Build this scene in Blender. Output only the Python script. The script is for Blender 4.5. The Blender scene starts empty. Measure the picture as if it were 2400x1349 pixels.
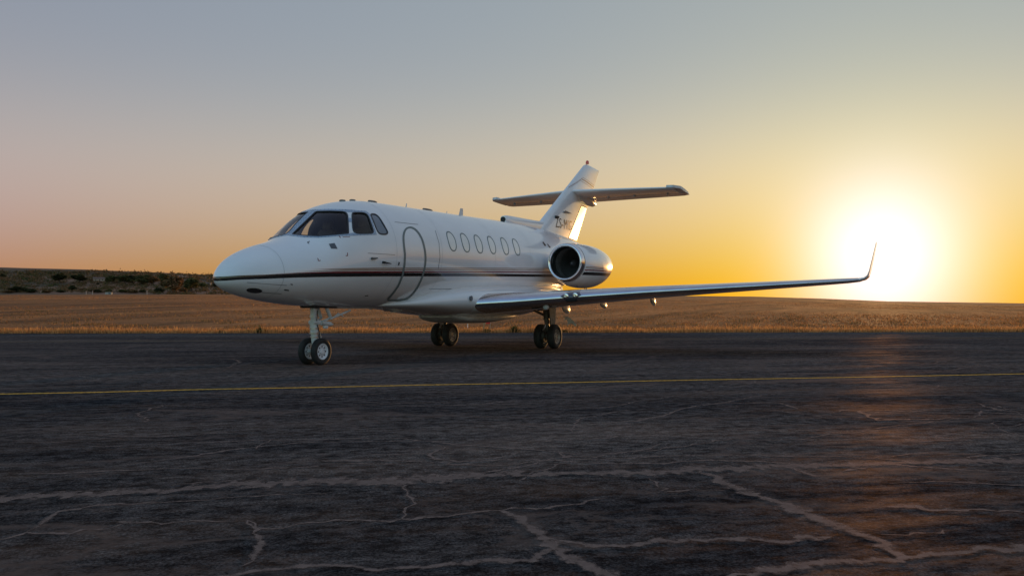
import bpy, bmesh, math, random
import numpy as np
from mathutils import Vector, Matrix
from mathutils.bvhtree import BVHTree

R = math.radians
random.seed(7)
rng = np.random.default_rng(7)
S = bpy.context.scene
COL = S.collection

# ------------------------------------------------------------------ camera
# world axes: X runs aft along the aircraft (0 at the nose gear), Y to its starboard side, Z up, metres
PW, PH, FPX = 2400.0, 1349.0, 1820.85          # photograph size and focal length in its pixels
CAM = Vector((-10.1027, -8.6722, 0.9429))
YAW, PIT = 0.4611, 0.0254
FWD = Vector((math.cos(YAW) * math.cos(PIT), math.sin(YAW) * math.cos(PIT), math.sin(PIT)))
RGT = Vector((math.sin(YAW), -math.cos(YAW), 0.0))
UPV = RGT.cross(FWD)
cd = bpy.data.cameras.new('camera')
cd.sensor_width = 36.0
cd.lens = 36.0 * FPX / PW
cd.clip_start = 0.05
cd.clip_end = 20000
cam = bpy.data.objects.new('camera', cd)
COL.objects.link(cam)
cam.matrix_world = Matrix(((RGT.x, UPV.x, -FWD.x, CAM.x), (RGT.y, UPV.y, -FWD.y, CAM.y), (RGT.z, UPV.z, -FWD.z, CAM.z), (0, 0, 0, 1)))
S.camera = cam

# ------------------------------------------------------------------ sky, sun, exposure
SUN_EL = R(2.3)
sd = FWD + RGT * ((2068 - PW / 2) / FPX)
SUN_AZ = math.atan2(sd.y, sd.x)
SUN = Vector((math.cos(SUN_AZ) * math.cos(SUN_EL), math.sin(SUN_AZ) * math.cos(SUN_EL), math.sin(SUN_EL)))
world = bpy.data.worlds.new('World')
S.world = world
world.use_nodes = True


def build_world():
    nt = world.node_tree
    nt.nodes.clear()
    N, L = nt.nodes, nt.links

    def math_(op, a, b=None, clamp=False):
        n = N.new('ShaderNodeMath'); n.operation = op; n.use_clamp = clamp
        for i, v in enumerate((a, b)):
            if v is None: continue
            if isinstance(v, (int, float)): n.inputs[i].default_value = v
            else: L.new(v, n.inputs[i])
        return n.outputs[0]
    sky = N.new('ShaderNodeTexSky'); sky.sky_type = 'NISHITA'; sky.sun_disc = False
    sky.sun_elevation = SUN_EL
    sky.sun_rotation = math.pi / 2 - SUN_AZ
    sky.altitude = 1200; sky.air_density = 1.0; sky.dust_density = 1.6; sky.ozone_density = 1.5
    # film-like response of the photograph: each channel of the physical sky is compressed,
    # low haze takes out blue towards the horizon, and a bright aureole surrounds the sun
    tc = N.new('ShaderNodeTexCoord')
    nv = N.new('ShaderNodeVectorMath'); nv.operation = 'NORMALIZE'; L.new(tc.outputs['Generated'], nv.inputs[0])
    sp = N.new('ShaderNodeSeparateXYZ'); L.new(nv.outputs[0], sp.inputs[0])
    el = math_('MULTIPLY', math_('ARCSINE', math_('MAXIMUM', sp.outputs[2], 0.0)), 180 / math.pi)
    dt = N.new('ShaderNodeVectorMath'); dt.operation = 'DOT_PRODUCT'; L.new(nv.outputs[0], dt.inputs[0]); dt.inputs[1].default_value = SUN
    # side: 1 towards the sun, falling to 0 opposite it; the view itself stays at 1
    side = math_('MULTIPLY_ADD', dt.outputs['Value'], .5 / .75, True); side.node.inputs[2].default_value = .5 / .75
    # aureole: slightly taller than wide, centred just above the sun
    dr = N.new('ShaderNodeVectorMath'); dr.operation = 'DOT_PRODUCT'; L.new(nv.outputs[0], dr.inputs[0]); dr.inputs[1].default_value = (-math.sin(SUN_AZ), math.cos(SUN_AZ), 0)
    ax = math_('POWER', math_('ABSOLUTE', math_('MULTIPLY', dr.outputs['Value'], 1 / math.sin(R(4.7)))), 2.0)
    az = math_('POWER', math_('ABSOLUTE', math_('MULTIPLY', math_('SUBTRACT', sp.outputs[2], math.sin(R(2.9))), 1 / math.sin(R(4.9)))), 2.0)
    au = math_('EXPONENT', math_('MULTIPLY', math_('ADD', ax, az), -1.0))
    au = math_('MULTIPLY', au, math_('GREATER_THAN', dt.outputs['Value'], 0.0))
    hx = math_('POWER', math_('ABSOLUTE', math_('MULTIPLY', dr.outputs['Value'], 1 / math.sin(R(9.5)))), 2.0)
    hz = math_('POWER', math_('ABSOLUTE', math_('MULTIPLY', sp.outputs[2], 1 / math.sin(R(7)))), 2.0)
    halo = math_('MULTIPLY', math_('EXPONENT', math_('MULTIPLY', math_('ADD', hx, hz), -1.0)), math_('GREATER_THAN', dt.outputs['Value'], 0.0))
    f3 = math_('EXPONENT', math_('MULTIPLY', el, -1 / 3.2)); f8 = math_('EXPONENT', math_('MULTIPLY', el, -1 / 8.0))
    mid = math_('EXPONENT', math_('MULTIPLY', math_('POWER', math_('ABSOLUTE', math_('MULTIPLY', math_('SUBTRACT', el, 9.0), 1 / 6.5)), 2.0), -1.0))
    rgb = N.new('ShaderNodeSeparateColor'); L.new(sky.outputs[0], rgb.inputs[0])
    cb = N.new('ShaderNodeCombineColor')
    near = math_('MULTIPLY_ADD', dt.outputs['Value'], 2.0, True); near.node.inputs[2].default_value = -1.0      # 1 at the sun, 0 from 60 degrees on
    bco = math_('MULTIPLY_ADD', near, -2.9); bco.node.inputs[2].default_value = -1.75
    gco = math_('MULTIPLY_ADD', side, -.58); gco.node.inputs[2].default_value = -.32
    opp = math_('MULTIPLY', math_('SUBTRACT', 1.0, side), f8)                  # pale glow added low in the unseen anti-sun sky to brighten the jet
    for i, (g, p, f, k, m_, a, anti, op) in enumerate(((.310, .303, f8, .10, .34, .45, .98, .30), (.333, .430, f8, gco, .24, .62, 1.62, .25), (.352, .25, f3, bco, .02, 1.15, 1.95, .25))):  # anti lifts green and blue of the unseen opposite sky to brighten the jet
        base = math_('MULTIPLY', math_('POWER', math_('MAXIMUM', rgb.outputs[i], 1e-4), p), g)
        base = math_('MULTIPLY', base, math_('EXPONENT', math_('ADD', math_('MULTIPLY', f, k), math_('MULTIPLY', mid, m_))))
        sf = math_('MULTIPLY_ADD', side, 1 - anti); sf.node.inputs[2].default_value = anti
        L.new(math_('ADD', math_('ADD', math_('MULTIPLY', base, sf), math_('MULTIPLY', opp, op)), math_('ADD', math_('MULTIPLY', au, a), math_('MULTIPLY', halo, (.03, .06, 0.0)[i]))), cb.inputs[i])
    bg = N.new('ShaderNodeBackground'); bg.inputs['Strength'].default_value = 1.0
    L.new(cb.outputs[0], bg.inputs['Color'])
    out = N.new('ShaderNodeOutputWorld')
    L.new(bg.outputs[0], out.inputs['Surface'])


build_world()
sl = bpy.data.lights.new('sun', 'SUN')
sl.energy = 3.0
sl.angle = R(0.6)
sl.color = (1.0, 0.50, 0.17)
so = bpy.data.objects.new('sun', sl)
COL.objects.link(so)
so.rotation_euler = SUN.to_track_quat('Z', 'Y').to_euler()
so.location = (60, 0, 30)
S.view_settings.view_transform = 'Standard'
S.view_settings.look = 'None'
S.view_settings.gamma = 1
S.view_settings.use_curve_mapping = False
S.view_settings.exposure = 0.0


# ------------------------------------------------------------------ helpers
def ray(u, v):
    return (FWD + RGT * ((u - PW / 2) / FPX) - UPV * ((v - PH / 2) / FPX))


def on_z(u, v, z=0.0):
    q = ray(u, v); return CAM + q * ((z - CAM.z) / q.z)


def on_y(u, v, y=0.0):
    q = ray(u, v); return CAM + q * ((y - CAM.y) / q.y)


def on_sweep(u, v, x0, y0, t):           # upright plane x = x0 + t*(y0 - y): a swept wing edge seen from above
    q = ray(u, v); s = (x0 + t * (y0 - CAM.y) - CAM.x) / (q.x + t * q.y); return CAM + q * s


MATS = {}


def principled(name, col, rough=0.5, metal=0.0, coat=0.0, spec=0.5, emit=None):
    m = bpy.data.materials.new(name); m.use_nodes = True
    b = m.node_tree.nodes['Principled BSDF']
    b.inputs['Base Color'].default_value = (*col, 1)
    b.inputs['Roughness'].default_value = rough
    b.inputs['Metallic'].default_value = metal
    b.inputs['Coat Weight'].default_value = coat
    b.inputs['Coat Roughness'].default_value = 0.015
    b.inputs['Specular IOR Level'].default_value = spec
    MATS[name] = m
    return m


def noise_tint(m, c1, c2, scale, detail=4, stretch=None, bump=0.0, rough=None, bscale=None):
    """vary the base colour between two tones and add fine relief"""
    nt = m.node_tree; N, L = nt.nodes, nt.links
    b = N['Principled BSDF']
    tc = N.new('ShaderNodeTexCoord'); mp = N.new('ShaderNodeMapping')
    L.new(tc.outputs['Object'], mp.inputs[0])
    if stretch: mp.inputs['Scale'].default_value = stretch
    n = N.new('ShaderNodeTexNoise'); n.inputs['Scale'].default_value = scale; n.inputs['Detail'].default_value = detail
    L.new(mp.outputs[0], n.inputs['Vector'])
    r = N.new('ShaderNodeValToRGB')
    r.color_ramp.elements[0].position = 0.3; r.color_ramp.elements[0].color = (*c1, 1)
    r.color_ramp.elements[1].position = 0.7; r.color_ramp.elements[1].color = (*c2, 1)
    L.new(n.outputs['Fac'], r.inputs[0]); L.new(r.outputs[0], b.inputs['Base Color'])
    if rough:
        mr = N.new('ShaderNodeMapRange'); mr.inputs['To Min'].default_value = rough[0]; mr.inputs['To Max'].default_value = rough[1]
        L.new(n.outputs['Fac'], mr.inputs[0]); L.new(mr.outputs[0], b.inputs['Roughness'])
    if bump:
        n2 = N.new('ShaderNodeTexNoise'); n2.inputs['Scale'].default_value = bscale or scale * 4; n2.inputs['Detail'].default_value = 3
        L.new(tc.outputs['Object'], n2.inputs['Vector'])
        bp = N.new('ShaderNodeBump'); bp.inputs['Strength'].default_value = bump; bp.inputs['Distance'].default_value = 0.01
        L.new(n2.outputs['Fac'], bp.inputs['Height']); L.new(bp.outputs[0], b.inputs['Normal'])
    return m


WHITE = noise_tint(principled('white_paint', (.78, .79, .80), .24, coat=.9), (.80, .81, .82), (.87, .87, .88), 1.3, 5, (1, 1, 2.2), rough=(.18, .3), bump=.10, bscale=2.2)
WHITE2 = noise_tint(principled('white_enamel', (.7, .71, .72), .35, coat=.2), (.5, .5, .49), (.74, .75, .76), 9, 4)
METAL = noise_tint(principled('polished_metal', (.7, .71, .73), .16, metal=1), (.62, .63, .66), (.74, .75, .77), 3, 4, rough=(.1, .24))
LIPMAT = principled('inlet_lip_metal', (.82, .83, .85), .14, metal=1)
FRAME = noise_tint(principled('window_frame_metal', (.34, .43, .55), .35, metal=.25, coat=.4), (.30, .39, .51), (.38, .47, .58), 14)
SEAL = principled('grey_seal', (.17, .21, .21), .5)
DARKSEAL = principled('dark_seal', (.02, .022, .026), .45)
BLACK = principled('black_stripe_paint', (.012, .012, .014), .25, coat=.8)
RED = principled('dark_red_stripe_paint', (.20, .022, .025), .25, coat=.8)
GOLD = principled('bronze_stripe_paint', (.30, .15, .075), .3, coat=.8)
GREYP = principled('grey_marking_paint', (.10, .11, .125), .4)
LETTER = principled('charcoal_lettering', (.15, .15, .155), .35, coat=.5)
RUBBER = noise_tint(principled('tyre_rubber', (.016, .016, .017), .75), (.011, .011, .012), (.026, .025, .024), 12, 4)
RIM = noise_tint(principled('wheel_rim', (.74, .76, .78), .35), (.66, .68, .7), (.8, .81, .83), 18)
RIMD = noise_tint(principled('brake_dusted_rim', (.35, .31, .26), .45, metal=.5), (.24, .21, .17), (.44, .4, .34), 20)
STEEL = noise_tint(principled('gear_steel', (.45, .45, .46), .3, metal=.9), (.35, .35, .35), (.55, .55, .56), 20)
GRIME = noise_tint(principled('grimy_grey', (.16, .155, .15), .5, metal=.3), (.10, .095, .09), (.22, .21, .2), 15)
DARK = principled('dark_bay', (.015, .015, .016), .7)
FANM = principled('fan_metal', (.34, .33, .33), .32, metal=.9)
INTER = noise_tint(principled('cockpit_trim', (.05, .045, .045), .7), (.035, .03, .03), (.07, .06, .055), 6)
SEATM = principled('seat_leather', (.10, .065, .045), .5)
PANE = noise_tint(principled('shaded_cabin_pane', (.86, .84, .79), .08, coat=1.0), (.80, .79, .75), (.90, .88, .82), 3)
TINT = principled('blue_grey_pane', (.12, .155, .20), .12, coat=1.0)
BEACON = principled('red_beacon_lens', (.75, .05, .03), .2, coat=.6)
LENS = principled('clear_lamp_lens', (.045, .055, .07), .05, coat=1)


def glass_mat():
    m = bpy.data.materials.new('cockpit_glass'); m.use_nodes = True
    nt = m.node_tree; N, L = nt.nodes, nt.links; N.clear()
    t = N.new('ShaderNodeBsdfTransparent'); t.inputs[0].default_value = (.74, .73, .70, 1)
    g = N.new('ShaderNodeBsdfGlossy'); g.inputs['Roughness'].default_value = .02; g.inputs[0].default_value = (.9, .9, .9, 1)
    lw = N.new('ShaderNodeLayerWeight'); lw.inputs['Blend'].default_value = .5     # same from both sides of the pane
    pw = N.new('ShaderNodeMath'); pw.operation = 'POWER'; pw.inputs[1].default_value = 4.0; L.new(lw.outputs['Facing'], pw.inputs[0])
    f = N.new('ShaderNodeMath'); f.operation = 'MULTIPLY_ADD'; f.inputs[1].default_value = .9; f.inputs[2].default_value = .05; L.new(pw.outputs[0], f.inputs[0])
    mx = N.new('ShaderNodeMixShader'); o = N.new('ShaderNodeOutputMaterial')
    L.new(f.outputs[0], mx.inputs[0]); L.new(t.outputs[0], mx.inputs[1]); L.new(g.outputs[0], mx.inputs[2]); L.new(mx.outputs[0], o.inputs[0])
    return m


GLASS = glass_mat()


def link(name, me, mat, parent=None, smooth=True, sharp=None):
    o = bpy.data.objects.new(name, me); COL.objects.link(o)
    if mat is not None:
        me.materials.append(mat)
    if smooth:
        me.polygons.foreach_set('use_smooth', [True] * len(me.polygons))
        if sharp: me.set_sharp_from_angle(angle=R(sharp))
    if parent is not None: o.parent = parent
    return o


def empty(name, loc=(0, 0, 0)):
    o = bpy.data.objects.new(name, None); COL.objects.link(o); o.location = loc; o.empty_display_size = .3
    return o


def tag(o, label=None, cat=None, group=None, kind=None):
    if label: o['label'] = label
    if cat: o['category'] = cat
    if group: o['group'] = group
    if kind: o['kind'] = kind
    return o


class MB:
    """collects shapes, builds ONE mesh object"""
    def __init__(s): s.v = []; s.f = []

    def add(s, vs, fs):
        k = len(s.v); s.v += [tuple(p) for p in vs]; s.f += [tuple(i + k for i in f) for f in fs]

    def loft(s, rings, cap0=True, cap1=True, closed=True):
        n = len(rings[0]); vs = [p for r in rings for p in r]; fs = []
        for i in range(len(rings) - 1):
            for j in range(n if closed else n - 1):
                a = i * n + j; b = i * n + (j + 1) % n
                fs.append((a, b, b + n, a + n))
        if cap0: fs.append(tuple(reversed(range(n))))
        if cap1: fs.append(tuple(range((len(rings) - 1) * n, len(rings) * n)))
        s.add(vs, fs); return s

    def tube(s, pts, rad, n=12, cap=True):
        pts = [Vector(p) for p in pts]
        if not hasattr(rad, '__len__'): rad = [rad] * len(pts)
        rings = []
        for i, p in enumerate(pts):
            t = (pts[min(i + 1, len(pts) - 1)] - pts[max(i - 1, 0)])
            if t.length < 1e-9: t = Vector((0, 0, 1))
            t.normalize()
            a = t.orthogonal().normalized() if i == 0 else (a - t * a.dot(t)).normalized()
            b = t.cross(a)
            rings.append([p + (a * math.cos(k * 2 * math.pi / n) + b * math.sin(k * 2 * math.pi / n)) * rad[i] for k in range(n)])
        return s.loft(rings, cap, cap)

    def box(s, c, size, rot=None, bev=0.0):
        hx, hy, hz = (d / 2 for d in size); c = Vector(c)
        b = min(bev, hx * .9, hy * .9, hz * .9)
        if b <= 0:
            vs = [Vector((x * hx, y * hy, z * hz)) for x in (-1, 1) for y in (-1, 1) for z in (-1, 1)]
            fs = [(0, 1, 3, 2), (4, 6, 7, 5), (0, 4, 5, 1), (2, 3, 7, 6), (0, 2, 6, 4), (1, 5, 7, 3)]
        else:
            def ring(z, k):
                q = []
                for sx, sy in ((1, 1), (-1, 1), (-1, -1), (1, -1)):
                    p = [Vector((sx * (hx - k), sy * (hy - k - b), z)), Vector((sx * (hx - k - b), sy * (hy - k), z))]
                    q += p if sx * sy > 0 else p[::-1]
                return q
            rings = [ring(-hz, b * .6), ring(-hz + b, 0), ring(hz - b, 0), ring(hz, b * .6)]
            t = MB(); t.loft(rings); vs, fs = [Vector(p) for p in t.v], t.f
        if rot is not None: vs = [rot @ p for p in vs]
        s.add([p + c for p in vs], fs); return s

    def lathe(s, prof, origin, axis='Y', n=32, cap0=False, cap1=False):
        o = Vector(origin); rings = []
        for (a, r) in prof:
            ring = []
            for k in range(n):
                c, d = math.cos(k * 2 * math.pi / n) * r, math.sin(k * 2 * math.pi / n) * r
                ring.append(o + (Vector((c, a, d)) if axis == 'Y' else Vector((a, c, d)) if axis == 'X' else Vector((c, d, a))))
            rings.append(ring)
        return s.loft(rings, cap0, cap1)

    def mesh(s, name):
        me = bpy.data.meshes.new(name); me.from_pydata(s.v, [], s.f); me.validate()
        bm = bmesh.new(); bm.from_mesh(me); bmesh.ops.recalc_face_normals(bm, faces=bm.faces); bm.to_mesh(me); bm.free()
        me.update(); return me

    def build(s, name, mat, parent=None, smooth=True, sharp=35):
        return link(name, s.mesh(name), mat, parent, smooth, sharp)

    def mirror(s):
        m = MB(); m.v = [(x, -y, z) for x, y, z in s.v]; m.f = [tuple(reversed(f)) for f in s.f]; return m


def interp(tab, x, col, pre=lambda q: q):
    """smooth monotone (PCHIP) interpolation in a table of rows (x, a, b, c...)"""
    xs = [pre(r[0]) for r in tab]; ys = [r[col] for r in tab]; q = pre(x)
    if q <= xs[0]: return ys[0]
    if q >= xs[-1]: return ys[-1]
    i = max(k for k in range(len(xs)) if xs[k] <= q); i = min(i, len(xs) - 2)
    h = [xs[k + 1] - xs[k] for k in range(len(xs) - 1)]; dl = [(ys[k + 1] - ys[k]) / h[k] for k in range(len(h))]

    def slope(k):
        if k == 0: return dl[0]
        if k == len(xs) - 1: return dl[-1]
        if dl[k - 1] * dl[k] <= 0: return 0.0
        w1 = 2 * h[k] + h[k - 1]; w2 = h[k] + 2 * h[k - 1]
        return (w1 + w2) / (w1 / dl[k - 1] + w2 / dl[k])
    t = (q - xs[i]) / h[i]; m0, m1 = slope(i), slope(i + 1)
    return ((2 * t ** 3 - 3 * t * t + 1) * ys[i] + (t ** 3 - 2 * t * t + t) * h[i] * m0 + (-2 * t ** 3 + 3 * t * t) * ys[i + 1] + (t ** 3 - t * t) * h[i] * m1)


# ================================================================== SETTING
# terrain: heights come from the skyline the photograph shows, at plausible distances
def lerp_tab(tab, x):
    if x <= tab[0][0]: return tab[0][1]
    for (a, p), (b, q) in zip(tab, tab[1:]):
        if x <= b:
            t = (x - a) / (b - a); t = t * t * (3 - 2 * t) if False else t
            return p + (q - p) * t
    return tab[-1][1]


F2 = Vector((math.cos(YAW), math.sin(YAW), 0))
RIDGE_Y = [(-1500, 692), (0, 690), (500, 689), (1100, 691), (1640, 693), (1760, 694), (1940, 699.5), (2080, 705.5), (2400, 710), (4000, 712)]
RIDGE_D = [(-800, 160), (450, 170), (700, 240), (1300, 300), (2400, 380), (4000, 380)]
HILL_Y = [(-2500, 610), (-600, 622), (0, 633), (200, 638), (500, 651), (800, 672), (1200, 700), (1500, 725), (4000, 725)]
HILL_D = 850.0
EDGE = (29.2, 30.2)                       # distance of the asphalt edge, left and right of the view


def hnoise(x, y):
    return (math.sin(x * .021 + 1.3) * math.cos(y * .017 - .4) + .5 * math.sin(x * .053 - y * .041) + .3 * math.sin(x * .11 + y * .13))


def height(x, y):
    p = Vector((x - CAM.x, y - CAM.y, 0)); D = p.dot(F2); lat = p.dot(RGT)
    rr = p.length
    if D < 1: return -0.06
    u = PW / 2 + FPX * lat / max(D, rr * .25)
    u = max(-2400, min(4000, u))
    Dr = lerp_tab(RIDGE_D, u); hr = CAM.z + (720.7 - lerp_tab(RIDGE_Y, u)) * Dr / FPX
    D = max(D, rr * .25)
    if D <= 31: return -0.03
    if D <= Dr:
        t = (D - 31) / (Dr - 31)
        h = hr * (t ** .93) - .03
        return h + .05 * hnoise(x * 1.6, y * 1.6) * min(1, t * 3) * (1 - t * .6)
    hh = CAM.z + (720.7 - lerp_tab(HILL_Y, u)) * HILL_D / FPX
    t = min(1, (D - Dr) / (HILL_D - Dr))
    dip = -7.0 * math.sin(min(1, t * 1.6) * math.pi)
    h = hr + (hh - hr) * (t * t * (3 - 2 * t)) + dip * (1 - t) + hnoise(x * .35, y * .35) * 1.2 * t * (1 - t) * 2
    if D > HILL_D: h = hh - (D - HILL_D) * .012
    return h


def build_terrain():
    rings = [0.0, 6, 14, 22, 27, 29, 31] + [31 * 1.045 ** k for k in range(1, 112)]
    nseg = 400
    vs = [(CAM.x, CAM.y, -.06)]; fs = []
    angs = []
    for k in range(nseg):                  # denser towards the view
        a = -math.pi + 2 * math.pi * k / nseg
        angs.append(YAW + a - .62 * math.sin(a))
    for r in rings[1:]:
        for a in angs:
            x, y = CAM.x + r * math.cos(a), CAM.y + r * math.sin(a)
            vs.append((x, y, height(x, y)))
    for k in range(nseg): fs.append((0, 1 + k, 1 + (k + 1) % nseg))
    for i in range(len(rings) - 2):
        b = 1 + i * nseg
        for k in range(nseg):
            fs.append((b + k, b + nseg + k, b + nseg + (k + 1) % nseg, b + (k + 1) % nseg))
    me = bpy.data.meshes.new('field'); me.from_pydata(vs, [], fs)
    m = bpy.data.materials.new('dry_field'); m.use_nodes = True
    nt = m.node_tree; N, L = nt.nodes, nt.links; b = N['Principled BSDF']
    tc = N.new('ShaderNodeTexCoord')
    mp = N.new('ShaderNodeMapping'); mp.inputs['Rotation'].default_value = (0, 0, -(YAW - math.pi / 2)); mp.inputs['Scale'].default_value = (.12, .8, 1)
    L.new(tc.outputs['Object'], mp.inputs[0])
    n1 = N.new('ShaderNodeTexNoise'); n1.inputs['Scale'].default_value = .35; n1.inputs['Detail'].default_value = 6; n1.inputs['Roughness'].default_value = .65
    L.new(mp.outputs[0], n1.inputs['Vector'])
    r1 = N.new('ShaderNodeValToRGB'); e = r1.color_ramp.elements
    e[0].position = .28; e[0].color = (.11, .060, .030, 1); e[1].position = .70; e[1].color = (.70, .30, .11, 1)
    k = e.new(.44); k.color = (.30, .132, .055, 1); k = e.new(.56); k.color = (.50, .21, .078, 1)
    L.new(n1.outputs['Fac'], r1.inputs[0])
    n2 = N.new('ShaderNodeTexNoise'); n2.inputs['Scale'].default_value = 2.4; n2.inputs['Detail'].default_value = 5; n2.inputs['Roughness'].default_value = .7
    L.new(tc.outputs['Object'], n2.inputs['Vector'])
    r2 = N.new('ShaderNodeValToRGB'); r2.color_ramp.elements[0].position = .3; r2.color_ramp.elements[0].color = (.5, .5, .5, 1)
    r2.color_ramp.elements[1].position = .7; r2.color_ramp.elements[1].color = (1.15, 1.02, .90, 1)
    L.new(n2.outputs['Fac'], r2.inputs[0])
    mx = N.new('ShaderNodeMixRGB'); mx.blend_type = 'MULTIPLY'; mx.inputs[0].default_value = .9
    L.new(r1.outputs[0], mx.inputs[1]); L.new(r2.outputs[0], mx.inputs[2])
    # scrubby darker ground on the far slope
    n3 = N.new('ShaderNodeTexNoise'); n3.inputs['Scale'].default_value = .012; n3.inputs['Detail'].default_value = 7; n3.inputs['Roughness'].default_value = .7
    L.new(tc.outputs['Object'], n3.inputs['Vector'])
    r3 = N.new('ShaderNodeValToRGB'); r3.color_ramp.elements[0].position = .40; r3.color_ramp.elements[0].color = (.075, .062, .038, 1)
    r3.color_ramp.elements[1].position = .62; r3.color_ramp.elements[1].color = (.30, .155, .095, 1)
    L.new(n3.outputs['Fac'], r3.inputs[0])
    vm = N.new('ShaderNodeVectorMath'); vm.operation = 'DISTANCE'; vm.inputs[1].default_value = CAM
    L.new(tc.outputs['Object'], vm.inputs[0])
    mr = N.new('ShaderNodeMapRange'); mr.inputs['From Min'].default_value = 180; mr.inputs['From Max'].default_value = 330
    L.new(vm.outputs['Value'], mr.inputs[0])
    mx2 = N.new('ShaderNodeMixRGB'); L.new(mr.outputs[0], mx2.inputs[0]); L.new(mx.outputs[0], mx2.inputs[1]); L.new(r3.outputs[0], mx2.inputs[2])
    L.new(mx2.outputs[0], b.inputs['Base Color'])
    b.inputs['Roughness'].default_value = .95; b.inputs['Specular IOR Level'].default_value = .1
    bp = N.new('ShaderNodeBump'); bp.inputs['Strength'].default_value = 1; bp.inputs['Distance'].default_value = .12
    L.new(n2.outputs['Fac'], bp.inputs['Height']); L.new(bp.outputs[0], b.inputs['Normal'])
    o = link('field', me, m, None, True)
    tag(o, 'dry brown grass field rising to a low skyline behind the apron', kind='structure')
    return o


field = build_terrain()

LINE_A, LINE_B = on_z(0, 924), on_z(2400, 876)
LANE = (LINE_B - LINE_A).normalized()          # direction in which the asphalt was laid
LANE_ANG = math.atan2(LANE.y, LANE.x)
EDGE_A, EDGE_B = on_z(0, 781.0), on_z(2400, 777.5)
EDIR = (EDGE_B - EDGE_A).normalized()


def asphalt_mat():
    m = bpy.data.materials.new('old_asphalt'); m.use_nodes = True
    nt = m.node_tree; N, L = nt.nodes, nt.links; b = N['Principled BSDF']
    tc = N.new('ShaderNodeTexCoord')

    def mapped(sc, rot=True):
        mp = N.new('ShaderNodeMapping'); mp.vector_type = 'TEXTURE'
        if rot: mp.inputs['Rotation'].default_value = (0, 0, LANE_ANG)
        mp.inputs['Scale'].default_value = sc
        L.new(tc.outputs['Object'], mp.inputs[0]); return mp.outputs[0]

    def noise(vec, scale, det, ro, p0, c0, p1, c1):
        n = N.new('ShaderNodeTexNoise'); n.inputs['Scale'].default_value = scale; n.inputs['Detail'].default_value = det; n.inputs['Roughness'].default_value = ro
        L.new(vec, n.inputs['Vector'])
        r = N.new('ShaderNodeValToRGB'); r.color_ramp.elements[0].position = p0; r.color_ramp.elements[0].color = (*c0, 1)
        r.color_ramp.elements[1].position = p1; r.color_ramp.elements[1].color = (*c1, 1)
        L.new(n.outputs['Fac'], r.inputs[0]); return n, r

    def mix(a, bb, mode, fac):
        x = N.new('ShaderNodeMixRGB'); x.blend_type = mode
        if isinstance(fac, float): x.inputs[0].default_value = fac
        else: L.new(fac, x.inputs[0])
        L.new(a, x.inputs[1]); L.new(bb, x.inputs[2]); return x.outputs[0]
    _, big = noise(mapped((7, 2.2, 1)), .55, 6, .6, .40, (.042, .0435, .048), .62, (.100, .095, .093))
    _, streak = noise(mapped((3.4, .42, 1)), 1.1, 8, .75, .40, (.62, .62, .64), .62, (1.45, 1.38, 1.32))
    _, grit = noise(mapped((1.5, 1, 1)), 11, 10, .84, .43, (.3, .3, .31), .58, (1.85, 1.8, 1.74))
    _, patch = noise(mapped((3, 1.2, 1)), .6, 8, .72, .50, (0, 0, 0), .66, (1, 1, 1))
    _, fleck = noise(mapped((1, 1, 1)), 60, 3, .6, .62, (0, 0, 0), .70, (1, 1, 1))
    _, stone = noise(mapped((1, 1, 1)), 75, 5, .75, .42, (.25, .25, .26), .60, (1.95, 1.9, 1.85))
    c = mix(big.outputs[0], streak.outputs[0], 'MULTIPLY', .8)
    c = mix(c, stone.outputs[0], 'MULTIPLY', .75)
    c = mix(c, grit.outputs[0], 'MULTIPLY', .95)
    dust = N.new('ShaderNodeRGB'); dust.outputs[0].default_value = (.145, .112, .098, 1)

    def scaled(v, k):
        q = N.new('ShaderNodeMath'); q.operation = 'MULTIPLY'; L.new(v, q.inputs[0])
        if isinstance(k, float): q.inputs[1].default_value = k
        else: L.new(k, q.inputs[1])
        return q.outputs[0]
    c = mix(c, dust.outputs[0], 'MIX', scaled(patch.outputs[0], .30))
    c = mix(c, dust.outputs[0], 'MIX', scaled(fleck.outputs[0], .5))
    # webs of fine cracks at two sizes, filled with reddish dust
    for sc, th, ks, wob in ((.55, .024, .8, 1.1), (1.5, .034, .6, .8), (.23, .012, .7, 1.3)):
        nv = N.new('ShaderNodeTexNoise'); nv.inputs['Scale'].default_value = 1.4 * sc; nv.inputs['Detail'].default_value = 7; nv.inputs['Roughness'].default_value = .65; L.new(mapped((1.3, 1, 1)), nv.inputs['Vector'])
        va = N.new('ShaderNodeMixRGB'); va.blend_type = 'ADD'; va.inputs[0].default_value = wob
        L.new(mapped((2.8, 1.3, 1)), va.inputs[1]); L.new(nv.outputs['Color'], va.inputs[2])
        vo = N.new('ShaderNodeTexVoronoi'); vo.feature = 'DISTANCE_TO_EDGE'; vo.inputs['Scale'].default_value = sc
        L.new(va.outputs[0], vo.inputs['Vector'])
        cr = N.new('ShaderNodeValToRGB'); cr.color_ramp.elements[0].position = .0; cr.color_ramp.elements[0].color = (1, 1, 1, 1)
        cr.color_ramp.elements[1].position = th; cr.color_ramp.elements[1].color = (0, 0, 0, 1)
        L.new(vo.outputs['Distance'], cr.inputs[0])
        _, msk = noise(mapped((2, 1.3, 1)), .8 * sc + .3, 5, .65, .45, (0, 0, 0), .55, (1, 1, 1))
        c = mix(c, dust.outputs[0], 'MIX', scaled(scaled(cr.outputs[0], msk.outputs[0]), ks))
    L.new(c, b.inputs['Base Color'])
    b.inputs['Roughness'].default_value = .9; b.inputs['Specular IOR Level'].default_value = 0.0
    gl = N.new('ShaderNodeBsdfGlossy'); gl.inputs['Roughness'].default_value = .58; gl.inputs['Color'].default_value = (1.0, .74, .52, 1)  # gloss tinted orange to warm the sun glint; asphalt itself is neutral
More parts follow.
